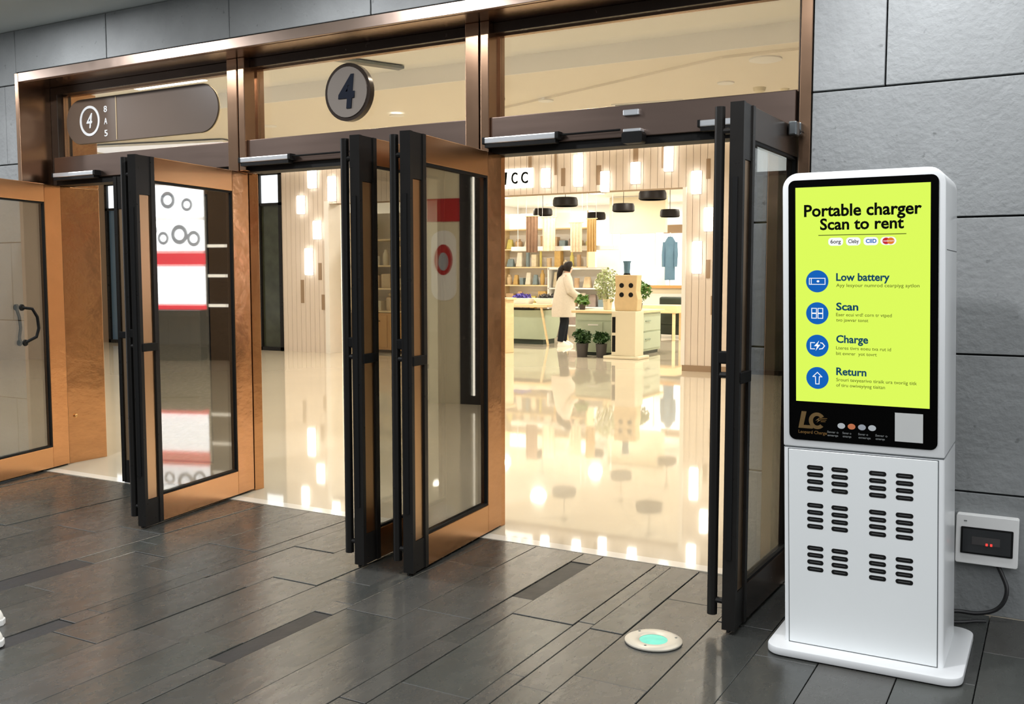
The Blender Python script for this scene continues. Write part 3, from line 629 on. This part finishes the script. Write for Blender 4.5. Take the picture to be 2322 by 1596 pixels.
# ------------------------------------------------------------ the shop beyond the hall
tag(bx(-14, -3.9, 21, 21.2, 0, 3.6).build('wall_shop_back', 'white_wall'), 'bright white back wall of the shop', 'wall', kind='structure')
tag(bx(-14, -3.9, SY + .3, 21, 3.42, 3.55).build('ceiling_shop', 'white_wall'), 'white ceiling of the shop', 'ceiling', kind='structure')
tag(bx(-14.2, -14, SY + .3, 21.2, 0, 3.55).build('wall_shop_left', 'white_wall'), 'left side wall of the shop', 'wall', kind='structure')
tag(bx(-3.9, -3.7, SY + .3, 21.2, 0, 3.55).build('wall_shop_right', 'white_wall'), 'right side wall of the shop', 'wall', kind='structure')
# ceiling panel lights of the shop
for k, (x, y) in enumerate([(x, y) for y in (11.3, 14.2, 17.2, 20) for x in (-12.4, -9.8, -7.2, -5)]):
    t = thing('panel_light', 'white square panel light in the shop ceiling, %s row back, %s from the left' % (ORD[k // 4], ORD[k % 4]), 'light', (x, y, 3.42), group='panel lights in the shop ceiling')
    bx(-.16, .16, -.16, .16, -.02, 0).build('panel_frame', 'white_plain', t); bx(-.14, .14, -.14, .14, -.024, -.02).build('diffuser', 'glow_soft', t)
    ld = bpy.data.lights.new('lamp', 'AREA'); ld.shape = 'SQUARE'; ld.size = .26; ld.energy = 54; ld.color = (1, .93, .80)
    lo = bpy.data.objects.new('lamp', ld); COL.objects.link(lo); lo.parent = t; lo.location = (0, 0, -.03)
# lit letters over the opening
ls = thing('shop_letters', 'dark letters with a white glow over the shop opening', 'sign', (-8.02, SY - .012, 2.87))
bx(-.62, .58, -.02, 0, -.03, .285).build('light_board', 'glow_soft', ls)
text('letter', 'I', 'ink', ls, .06, .045, .17, .055, -.02, bold=.05, depth=.02, shear=.15); text('letter', 'C', 'ink', ls, .20, .045, .17, .11, -.02, bold=.01, depth=.02); text('letter', 'C', 'ink', ls, .38, .045, .17, .12, -.02, bold=.01, depth=.02)

# black drum pendants
def pendant(label, loc, r, h=.17):
    t = thing('pendant_lamp', label, 'lamp', loc, group='black drum pendants in the shop')
    B().lathe([(r * .9, 0), (r, .02), (r * .985, h * .7), (r * .9, h), (0, h + .005), (0, h - .01), (r * .86, h - .02), (r * .94, .03), (r * .9, 0)], 28).build('shade', 'black_shade', t, True)
    B().lathe([(0, .03), (r * .86, .03), (r * .86, .04), (0, .04)], 24).build('diffuser', 'glow_soft', t)
    B().tube([(0, 0, h), (0, 0, 3.42 - loc[2])], .006, 6).build('cord', 'black_shade', t)
    B().lathe([(0, 0), (.06, 0), (.05, .025), (0, .025)], 12).build('ceiling_cap', 'black_shade', t, loc=(0, 0, 3.395 - loc[2]))
for l_, p, r in [('large black drum pendant above the leaning person', (-8.43, 12.68, 2.77), .245), ('large black drum pendant, rightmost and highest of the big ones', (-6.55, 12.47, 2.81), .255), ('black drum pendant in the middle, over the display board', (-8.07, 14.72, 2.77), .235),
                ('small black drum pendant left of the display board', (-9.61, 16.73, 2.75), .225), ('leftmost small black drum pendant', (-10.99, 16.65, 2.88), .235), ('rightmost small black drum pendant near the pier', (-7.74, 16.63, 2.75), .225)]:
    pendant(l_, p, r)

# display pedestal at the front of the island, board and vase on it
pd = thing('display_pedestal', 'cream pedestal on a wide foot at the corner of the green island', 'pedestal', (-6.5, 11.16, 0))
bx(-.33, .33, -.24, .26, 0, .05).build('foot', 'cream', pd, bevel=.012); bx(-.2, .24, -.18, .2, .05, .82).build('body', 'cream', pd, bevel=.006)
bx(-.185, -.125, -.186, -.179, .12, .4).build('slot', 'rubber', pd); bx(-.185, -.125, -.186, -.179, .45, .72).build('slot', 'rubber', pd)
cb = thing('display_board', 'tan cardboard display block with four round holes on the pedestal', 'display', (-6.48, 11.17, .82))
B().prism([(-.19, 0), (.21, 0), (.225, .2), (.195, .34), (.215, .62), (-.2, .62), (-.185, .33), (-.21, .15)], 'y', -.11, .11).build('block', 'card', cb, bevel=.012)
for x in (-.07, .1):
    for z in (.28, .44): B().prism(ellipse(x, z, .042, .042, 16), 'y', -.116, -.1).build('hole', 'rubber', cb)
vs = thing('bottle_vase', 'dark blue vase standing on the cardboard display block', 'vase', (-6.5, 11.17, 1.44))
B().lathe([(0, 0), (.05, 0), (.055, .1), (.06, .2), (.075, .235), (.06, .24), (0, .2)], 16).build('vase_body', 'blue_cloth', vs, True); B().lathe([(0, 0), (.065, 0), (.055, .03), (0, .03)], 12).build('vase_foot', 'rubber', vs)

# sage green island with drawers and a wooden top
il = thing('shop_island', 'sage green island cabinet with wooden top under the flowers', 'cabinet', (-7.05, 12.15, 0))
bx(-.56, .54, -.7, .7, .06, .76).build('body', 'sage', il, bevel=.005); bx(-.52, .5, -.66, .66, 0, .06).build('plinth', 'dark_green', il)
bx(-.62, .6, -.76, .76, .76, .805).build('top', 'wood_pale', il, bevel=.006)
for k in range(2):
    d_ = bx(.54, .556, -.66, .66, .1 + .33 * k, .40 + .33 * k).build('drawer', 'sage', il, bevel=.004); bx(.556, .575, -.12, .12, .27 + .33 * k, .285 + .33 * k).build('handle', 'sage_dark', d_)
for k in range(2):
    d_ = bx(-.53 + .54 * k, -.02 + .54 * k, -.716, -.70, .1, .6).build('door', 'sage', il, bevel=.004); bx(-.3 + .54 * k, -.1 + .54 * k, -.73, -.716, .54, .56).build('handle', 'white_plain', d_)
bx(-.53, .52, -.714, -.70, .63, .74).build('drawer', 'sage', il, bevel=.004)

def foliage(name, mat, parent, n, fn, s, loc=None):
    b = B()
    for _ in range(n):
        p = Vector(fn()); e = Euler((random.uniform(-1, 1), random.uniform(-1, 1), random.uniform(0, 6.3))).to_matrix(); k = s * random.uniform(.6, 1.3)
        b.add([p + e @ Vector(q) * k for q in ((-.5, 0, 0), (-.1, -.28, .06), (.55, 0, .0), (-.1, .28, .06))], [(0, 1, 2), (0, 2, 3)])
    o = b.build(name, mat, parent, loc=loc); o['kind'] = 'stuff'; return o
def ball(cx, cy, cz, rx, ry, rz):
    def f():
        while 1:
            v_ = Vector([random.uniform(-1, 1) for _ in range(3)])
            if .25 < v_.length < 1: return (cx + v_.x * rx, cy + v_.y * ry, cz + v_.z * rz)
    return f
def plant(name, label, loc, potr, poth, mat, cz, rad, n, s, potmat='pot', grp=None):
    t = thing(name, label, 'plant', loc, group=grp)
    B().lathe([(0, 0), (potr * .8, 0), (potr, poth), (potr * .9, poth), (potr * .85, poth - .03), (0, poth - .03)], 16).build('pot', potmat, t, True)
    st = B()
    for k in range(5): st.tube([(0, 0, poth - .04), (random.uniform(-.5, .5) * rad[0], random.uniform(-.5, .5) * rad[1], cz)], .006, 5)
    st.build('stem', 'leaf_dark', t); foliage('foliage', mat, t, n, ball(0, 0, cz, *rad), s)
    return t
plant('flower_arrangement', 'tall pale green flowering branches on the island beside the leaning person', (-7.2, 11.95, .805), .09, .2, 'leaf_pale', .44, (.25, .25, .33), 900, .055, 'cream')
plant('leafy_plant', 'broad leaved green plant at the left end of the island', (-7.6, 11.72, .805), .06, .1, 'leaf_mid', .17, (.12, .12, .12), 70, .13, 'pot')
plant('potted_plant', 'dark green plant in a grey floor pot before the island, left one', (-7.3, 11.08, 0), .11, .24, 'leaf_dark', .36, (.17, .18, .13), 260, .09)
plant('potted_plant', 'dark green plant in a grey floor pot before the island, right one', (-6.95, 11.12, 0), .10, .24, 'leaf_dark', .34, (.15, .16, .11), 220, .09)
plant('potted_shrub', 'mid green shrub behind the cardboard display block', (-6.75, 12.3, .805), .09, .12, 'leaf_mid', .34, (.24, .22, .2), 380, .08)

# left counter with trestle legs and bins
ct = thing('sage_counter', 'sage green slanted counter on pale wooden trestle legs', 'counter', (-9.75, 13.75, 0))
B().frustum((-.62, .45, -.3, .3), .1, (-.72, .55, -.42, .42), .72).build('body', 'sage', ct, bevel=.01); bx(-.6, .42, -.26, .26, 0, .1).build('plinth', 'dark_green', ct)
bx(-.85, .66, -.55, .5, .78, .84).build('top', 'wood_pale', ct, bevel=.008); bx(-.55, .3, -.44, -.42, .72, .76).build('groove', 'rubber', ct)
for x, y, dx in ((-.72, -.5, .24), (.5, -.5, .16), (-.72, .44, .24), (.5, .44, .16)):
    B().tube([(x, y, .78), (x + dx, y, .0)], .026, 8).build('leg', 'wood_pale', ct)
bx(-.72, -.5, -.52, -.48, .34, .38).build('crossbar', 'wood_pale', ct)
for l_, x, y, m in (('bin of purple goods on the sage counter', -9.85, 13.55, 'purple'), ('bin of black goods on the sage counter next to the person', -9.36, 13.75, 'pot')):
    t = thing('goods_bin', l_, 'bin', (x, y, .84))
    B().frustum((-.16, .16, -.16, .16), 0, (-.25, .2, -.2, .2), .12).build('tray', 'white_plain', t, bevel=.006); foliage('goods', m, t, 260, ball(-.02, 0, .14, .2, .18, .07), .07)
ps_ = thing('wood_post_stand', 'pale wooden stand with a red side panel at the left of the doorway', 'stand', (-8.96, 11.25, 0))
bx(-.16, .1, -.15, .15, 0, .98).build('post', 'wood_pale', ps_, bevel=.006); bx(-.22, -.165, -.13, .13, 0, .58).build('side_panel', 'red', ps_, bevel=.004); bx(-.2, .14, -.18, .18, .98, 1.02).build('cap', 'wood_pale', ps_, bevel=.005)

# high wooden bench, back counter, armchair, coat, lit boxes
bt = thing('wooden_bench', 'pale yellow wooden table on thin legs right of the island', 'table', (-7.72, 16.2, 0))
bx(-.5, .42, -.28, .28, .6, .78).build('table_top', 'wood_pale', bt, bevel=.02)
for x in (-.42, .34):
    for y in (-.22, .22): bx(x - .03, x + .03, y - .03, y + .03, 0, .6).build('leg', 'wood_pale', bt, bevel=.006)
bc = thing('back_counter', 'brown topped counter behind the pale yellow table', 'counter', (-8.05, 18.0, 0))
bx(-.75, .8, -.3, .3, 0, 1.0).build('body', 'white_plain', bc); bx(-.8, .85, -.35, .35, 1.13, 1.2).build('top', 'wood_orange', bc, bevel=.006); bx(-.7, .75, -.28, .28, 1.0, 1.13).build('drawer', 'cream', bc)
ac = thing('armchair', 'dark green armchair by the pier at the right of the shop', 'chair', (-7.66, 17.02, 0), R(165))
bx(-.3, .3, -.3, .3, .08, .42).build('seat', 'dark_green', ac, bevel=.03); bx(-.3, .3, .18, .34, .3, .95).build('backrest', 'dark_green', ac, bevel=.05)
for s_ in (-1, 1): bx(s_ * .33 - .06, s_ * .33 + .06, -.28, .32, .08, .62).build('armrest', 'dark_green', ac, bevel=.03)
for x in (-.3, .3):
    for y in (-.24, .28): bx(x - .02, x + .02, y - .02, y + .02, 0, .08).build('leg', 'pot', ac)
hc = thing('hanging_coat', 'long blue coat hanging on a stand behind the shop counter', 'coat', (-8.5, 18.75, 0))
def orng(z, rx, ry): return [(rx * math.cos(2 * PI * k / 16), ry * math.sin(2 * PI * k / 16), z) for k in range(16)]
B().loft([orng(1.32, .135, .11), orng(1.6, .13, .11), orng(2.0, .125, .11), orng(2.25, .15, .1), orng(2.34, .1, .07), orng(2.4, .06, .05)]).build('coat_body', 'blue_cloth', hc, True)
for s_ in (-1, 1): B().tube([(s_ * .13, 0, 2.26), (s_ * .16, -.02, 1.95), (s_ * .155, -.03, 1.65)], [.06, .052, .045], 10).build('sleeve', 'blue_cloth', hc, True)
B().tube([(0, 0, .02), (0, 0, 2.5)], .015, 8).build('stand_pole', 'silver', hc); B().lathe([(0, 0), (.2, 0), (.18, .02), (0, .03)], 20).build('stand_base', 'silver', hc)
for l_, x, y, w_, z0, z1 in (('large white light box on the back of the shop', -9.75, 19.7, 1.0, 1.0, 2.55), ('white light box at the right of the shop beside the pier', -8.75, 20.6, 1.1, .95, 2.65), ('white light box behind the left shelves', -12.0, 20.2, 1.6, 1.2, 2.9)):
    t = thing('light_box', l_, 'light box', (x, y, 0)); bx(-w_ / 2, w_ / 2, 0, .12, z0, z1).build('box_frame', 'white_plain', t); bx(-w_ / 2 + .03, w_ / 2 - .03, -.01, 0, z0 + .03, z1 - .03).build('lit_face', 'glow_soft', t)
    for s_ in (-1, 1): bx(s_ * w_ * .4 - .03, s_ * w_ * .4 + .03, .02, .1, 0, z0).build('leg', 'white_plain', t)
bw_ = thing('wall_beam', 'taupe beam crossing above the right light box', 'beam', (-8.3, 19.3, 2.5)); bx(-.55, .7, -.1, .1, 0, .22).build('beam_body', 'slot_dark', bw_); bx(-.57, .72, -.12, .12, -.04, 0).build('lit_edge', 'glow_soft', bw_)

# shelving with goods
SEEN = set()
def shelf(label, loc, w_, dpt, levels, h, rz=0, mat='wood_pale', seedn=1, back='white_wall'):
    t = thing('shelf_unit', label, 'shelf', loc, rz); rnd = random.Random(seedn)
    for s_ in (-1, 1): bx(s_ * w_ / 2 - .02, s_ * w_ / 2 + .02, -dpt / 2, dpt / 2, 0, h).build('upright', mat, t)
    bx(-w_ / 2, w_ / 2, dpt / 2 - .02, dpt / 2, 0, h).build('back_panel', back, t)
    for z in levels: bx(-w_ / 2, w_ / 2, -dpt / 2, dpt / 2 - .02, z - .03, z).build('shelf_board', mat, t)
    ca, sa = math.cos(rz), math.sin(rz)
    kinds = ['box', 'jar', 'bag', 'roll']
    words = {'box': 'boxed goods', 'jar': 'jar', 'bag': 'soft bag', 'roll': 'fabric roll'}
    for li, z in enumerate(levels[:-1] if len(levels) > 1 else levels):
        gap = (levels[li + 1] - z - .06) if li + 1 < len(levels) else .35
        x = -w_ / 2 + .06
        while x < w_ / 2 - .16:
            ww = rnd.uniform(.12, .26); hh = min(gap, rnd.uniform(.16, .42)); kd = rnd.choice(kinds)
            xc = x + ww / 2; yy = -dpt * .1
            wl = (loc[0] + xc * ca - yy * sa, loc[1] + xc * sa + yy * ca, loc[2] + z)
            r_ = ww * .42
            if kd == 'box': o = bx(-r_, r_, -.09, .09, 0, hh).build('goods_box', rnd.choice(GOODS), bevel=.006, seg=1)
            elif kd == 'jar': o = B().lathe([(0, 0), (r_ * .8, 0), (r_, hh * .2), (r_, hh * .7), (r_ * .5, hh * .85), (r_ * .55, hh), (0, hh)], 12).build('goods_jar', rnd.choice(GOODS), smooth=True)
            elif kd == 'bag': o = B().frustum((-r_, r_, -.08, .08), 0, (-r_ * .7, r_ * .8, -.03, .03), hh).build('goods_bag', rnd.choice(GOODS), bevel=.02)
            else: o = B().lathe([(0, 0), (r_ * .6, 0), (r_ * .6, hh), (r_ * .2, hh), (r_ * .2, hh - .02), (0, hh - .02)], 12).build('goods_roll', rnd.choice(GOODS))
            o.location = wl; o.rotation_euler = (0, 0, rz)
            gi = GOODS.index(o.data.materials[0]); lv = ['lowest', 'second', 'third', 'fourth', 'fifth'][li]
            while (gi, kd, li, label) in SEEN: gi = (gi + 1) % len(GOODS)   # no two alike on one board
            SEEN.add((gi, kd, li, label)); o.data.materials[0] = GOODS[gi]
            tag(o, '%s %s on the %s board of the %s' % (GNAME[gi], words[kd], lv, label.split(',')[0]), kd, 'goods on the ' + label.split(',')[0])
            x += ww + rnd.uniform(.01, .05)
    return t
shelf('long back shelves, left of the light box in the shop', (-11.2, 17.3, 0), 2.4, .4, [.3, .75, 1.2, 1.65, 2.1, 2.6], 3.0, seedn=3)
shelf('low shelves, under the white ledge behind the leaning person', (-9.6, 15.9, 0), 1.5, .4, [.3, .72, 1.15, 1.6], 1.62, seedn=5, mat='white_plain')
shelf('right side shelves, past the light boxes of the shop', (-7.15, 18.9, 0), 1.1, .4, [.4, .85, 1.3, 1.75], 2.0, seedn=8, mat='white_plain')
sh = shelf('yellow lit shelves, over orange drawers at the left end of the opening', (-11.0, 10.3, 0), 1.3, .45, [.78, 1.2, 1.62, 2.1], 2.6, seedn=11, mat='wood_pale')
for k in range(3): d_ = bx(-.62 + .42 * k, -.22 + .42 * k, -.24, -.225, .1, .7).build('drawer', 'wood_orange', sh, bevel=.004); bx(-.47 + .42 * k, -.37 + .42 * k, -.255, -.24, .58, .6).build('handle', 'dark_metal', d_)
bx(-.64, .64, -.225, .2, .06, .74).build('drawer_case', 'wood_orange', sh)
plant('shelf_plant', 'green leafy plant on top of the yellow lit shelves', (-11.3, 10.25, 2.1), .07, .1, 'leaf_mid', .22, (.16, .08, .14), 220, .09)
tag(bx(-1.3, 1.3, -.15, .15, 0, .1).build('white_ledge', 'white_plain', loc=(-9.9, 15.6, 2.0), bevel=.01), 'long white ledge on wires above the low shelves', 'ledge')
tg = [o for o in COL.objects if o.name.startswith('white_ledge')][0]
for x in (-1.2, 1.2): B().tube([(x, 0, .1), (x, 0, 1.42)], .008, 5).build('hanger_wire', 'silver', tg)
tag(bx(-.75, .75, -.08, .08, 0, .9).build('hanging_banner', 'cream', loc=(-9.3, 18.6, 2.5)), 'plain taupe banner hanging above the large light box', 'banner')

# ------------------------------------------------------------ the woman at the counter
def skin_mesh(name, nodes, edges, mat, parent, root=0, sub=2):
    """nodes: {key: (pos, radius)}; a continuous skinned figure"""
    keys = list(nodes); me = bpy.data.meshes.new(name)
    me.from_pydata([nodes[k][0] for k in keys], [(keys.index(a), keys.index(b)) for a, b in edges], [])
    o = bpy.data.objects.new(name, me); COL.objects.link(o)
    o.modifiers.new('s', 'SKIN'); o.modifiers.new('d', 'SUBSURF').levels = sub
    sv = me.skin_vertices[0].data
    for i, k in enumerate(keys):
        r = nodes[k][1]; sv[i].radius = (r, r) if not isinstance(r, tuple) else r; sv[i].use_root = (i == root)
    bpy.context.view_layer.update()
    m2 = bpy.data.meshes.new_from_object(o.evaluated_get(bpy.context.evaluated_depsgraph_get()))
    bpy.data.objects.remove(o)
    for p in m2.polygons: p.use_smooth = True
    return put(name, m2, mat, parent)
wm = thing('person', 'person in a loose beige coat and black trousers leaning over the shop counter', 'person', (-8.73, 13.23, 0), R(38))
nd = {'pel': ((0, 0, .93), .12), 'sp': ((.01, 0, 1.14), .11), 'ch': ((.03, 0, 1.34), .12), 'nk': ((.06, 0, 1.465), .052), 'hb': ((.09, 0, 1.545), .078), 'hm': ((.10, 0, 1.61), .088), 'ht': ((.095, 0, 1.665), .06),
      'chin': ((.165, 0, 1.52), .034), 'nose': ((.195, 0, 1.575), .014)}
ed = [('pel', 'sp'), ('sp', 'ch'), ('ch', 'nk'), ('nk', 'hb'), ('hb', 'hm'), ('hm', 'ht'), ('hb', 'chin'), ('hm', 'nose')]
for s_, t in ((1, 'l'), (-1, 'r')):
    nd.update({'hp' + t: ((0, s_ * .09, .86), .1), 'kn' + t: ((.02 + .03 * s_, s_ * .085, .48), .062), 'an' + t: ((-.03 + .05 * s_, s_ * .08, .09), .04), 'to' + t: ((.10 + .05 * s_, s_ * .085, .04), .035),
               'sh' + t: ((.03, s_ * .165, 1.37), .065), 'el' + t: ((.10, s_ * .2, 1.12), .045), 'wr' + t: ((.29, s_ * .13, 1.02), .028), 'pa' + t: ((.345, s_ * .12, 1.0), .032)})
    ed += [('pel', 'hp' + t), ('hp' + t, 'kn' + t), ('kn' + t, 'an' + t), ('an' + t, 'to' + t), ('ch', 'sh' + t), ('sh' + t, 'el' + t), ('el' + t, 'wr' + t), ('wr' + t, 'pa' + t)]
    for q, (dy, ln) in enumerate([(-.028, .07), (-.010, .08), (.010, .075), (.028, .06)]):
        nd['f%s%d' % (t, q)] = ((.345 + ln * .6, s_ * (.12 + dy), .99), .0095); nd['g%s%d' % (t, q)] = ((.345 + ln, s_ * (.12 + dy), .965), .008)
        ed += [('pa' + t, 'f%s%d' % (t, q)), ('f%s%d' % (t, q), 'g%s%d' % (t, q))]
    nd['th' + t] = ((.355, s_ * (.12 - .055), .985), .0105); ed.append(('pa' + t, 'th' + t))
body = skin_mesh('body', nd, ed, 'skin', wm, 0)
def ering(cx, cy, z, rx, ry, tilt=0, n=20): return [(cx + rx * math.cos(2 * PI * k / n), cy + ry * math.sin(2 * PI * k / n), z + tilt * math.cos(2 * PI * k / n)) for k in range(n)]
B().loft([ering(.01, 0, .60, .25, .27), ering(.0, 0, .72, .245, .265), ering(.0, 0, .95, .215, .245), ering(.01, 0, 1.15, .185, .225), ering(.02, 0, 1.3, .165, .215), ering(.03, 0, 1.39, .135, .19), ering(.05, 0, 1.44, .09, .12), ering(.06, 0, 1.485, .075, .08), ering(.06, 0, 1.48, .06, .065)]).build('coat', 'coat', wm, True)
for s_ in (1, -1): B().tube([(.03, s_ * .155, 1.39), (.05, s_ * .205, 1.28), (.09, s_ * .225, 1.12), (.19, s_ * .18, 1.05), (.285, s_ * .135, 1.02)], [.085, .09, .088, .075, .062], 14).build('coat_sleeve', 'coat', wm, True)
for s_ in (1, -1):
    B().tube([(0, s_ * .09, .88), (.02 + .03 * s_, s_ * .085, .5), (-.03 + .05 * s_, s_ * .08, .1)], [.108, .08, .064], 14).build('trouser_leg', 'trousers', wm, True)
    B().loft([ering(.04 + .05 * s_, s_ * .083, .0, .13, .048), ering(.04 + .05 * s_, s_ * .083, .035, .135, .05), ering(.02 + .05 * s_, s_ * .083, .075, .10, .046), ering(-.02 + .05 * s_, s_ * .08, .12, .055, .05)]).build('shoe', 'shoe', wm, True)
B().loft([ering(.065, 0, 1.515, .075, .082, -.02), ering(.07, 0, 1.58, .098, .098, .0), ering(.085, 0, 1.65, .10, .095, .012), ering(.095, 0, 1.705, .07, .068, .01), ering(.10, 0, 1.722, .02, .02)]).build('hair', 'hair', wm, True)
B().tube([(-.0, .02, 1.62), (-.055, .03, 1.55), (-.085, .035, 1.45), (-.10, .04, 1.33), (-.115, .04, 1.24)], [.05, .058, .05, .04, .015], 12).build('ponytail', 'hair', wm, True)

# ------------------------------------------------------------ right part of the hall, mirrored in the door panes
tag(bx(1.75, 5, SY, SY + .3, 0, 3.45).build('wall_back_corner', 'panel_wall'), 'panel wall right of the corner shop', 'wall', kind='structure')
cs = thing('corner_shop', 'corner shop with white lit boards and red trim mirrored in a door pane', 'shop front', (0, SY, 0))
bx(0, .62, .02, .3, 0, 3.45).build('dark_glazing', 'bus_glass', cs); bx(.62, 1.75, .1, .3, 0, 3.45).build('shop_back', 'white_wall', cs)
for z0, z1, m in ((2.42, 2.95, 'glow_board'), (1.85, 2.36, 'glow_board'), (.95, 1.58, 'glow_board')): bx(.68, 1.7, .05, .1, z0, z1).build('lit_board', m, cs)
bx(.66, 1.72, .0, .1, 1.62, 1.8).build('red_trim', 'red_sign', cs); bx(.66, 1.72, -.15, .1, 0, .85).build('shop_counter', 'steel_dark', cs, bevel=.01)
bx(.66, 1.72, -.02, .1, .86, .92).build('red_trim', 'red_sign', cs)
for x, zc, r_ in ((.84, 2.05, .12), (1.1, 2.12, .15), (1.4, 2.06, .10), (1.58, 2.2, .07), (.95, 2.62, .1), (1.3, 2.7, .13)): strip = B(); o_ = ellipse(x, zc, r_, r_ * 1.1, 20); i_ = ellipse(x, zc, r_ * .6, r_ * .62, 20); [strip.prism([i_[k], o_[k], o_[(k + 1) % 20], i_[(k + 1) % 20]], 'y', .035, .05) for k in range(20)]; strip.build('ring_mark', 'sign_grey', cs)
for k in range(3): bx(.05, .57, -.005, .02, .9 + .5 * k, .95 + .5 * k).build('lit_shelf_edge', 'cove', cs)
dc = thing('dark_column', 'dark glazed column with a gold light strip inside the hall', 'column', (-.675, 5.1, 0))
bx(-.175, .175, 0, .35, 0, 3.45).build('shaft', 'bus_glass', dc); bx(.0, .02, -.008, .0, .1, 3.2).build('gold_strip', 'cove', dc)
pc = thing('pale_column', 'pale column with a red band and a round poster inside the hall', 'column', (-.31, 5.1, 0))
bx(-.185, .19, 0, .37, 0, 3.45).build('shaft', 'cream', pc); bx(-.19, .195, -.01, .0, 2.02, 2.27).build('red_band', 'red', pc)
B().prism(rrect(-.15, .15, 1.15, 1.92, .13, 6), 'y', -.012, 0).build('poster', 'white_plain', pc); B().prism(ellipse(0, 1.6, .11, .17, 24), 'y', -.016, -.012).build('poster_disc', 'red', pc); B().prism(ellipse(0, 1.58, .06, .1, 24), 'y', -.019, -.016).build('poster_disc', 'dim_blue', pc)

# fabric lengths hanging over the white ledge
for k, (l_, x, y, w_, z0, z1, m_) in enumerate((('dark brown fabric length hanging leftmost over the ledge', -10.35, 14.9, .30, 1.95, 2.75, 'fabric_brown'), ('cream patterned fabric hanging beside the dark brown one', -10.0, 15.05, .34, 1.98, 2.72, 'fabric_cream'),
                                               ('pale patterned fabric hanging in the middle over the ledge', -9.45, 15.3, .30, 1.96, 2.6, 'fabric_cream'), ('tan fabric length hanging rightmost over the ledge', -9.1, 15.36, .22, 1.96, 2.68, 'fabric_tan'))):
    t = thing('hanging_fabric', l_, 'fabric', (x, y, 0), group='fabrics hanging over the ledge')
    n_ = 12; front = []; b = B()
    for zi in range(5):
        z = z0 + (z1 - z0) * zi / 4
        front.append([(-w_ / 2 + w_ * i / n_, .025 * math.sin(i * 1.9 + k) * (1.3 - zi * .2), z) for i in range(n_ + 1)])
    for r0, r1 in zip(front, front[1:]):
        for i in range(n_): b.add([r0[i], r0[i + 1], r1[i + 1], r1[i], (r0[i][0], r0[i][1] + .008, r0[i][2]), (r0[i + 1][0], r0[i + 1][1] + .008, r0[i + 1][2]), (r1[i + 1][0], r1[i + 1][1] + .008, r1[i + 1][2]), (r1[i][0], r1[i][1] + .008, r1[i][2])], [(0, 1, 2, 3), (7, 6, 5, 4)])
    b.build('cloth', m_, t)
    B().tube([(-w_ / 2 - .03, .004, z1 + .01), (w_ / 2 + .03, .004, z1 + .01)], .012, 8).build('rod', 'wood_pale', t)
    for s_ in (-1, 1): B().tube([(s_ * w_ / 2, .004, z1 + .02), (s_ * w_ / 2, .004, 3.42)], .004, 5).build('wire', 'silver', t)
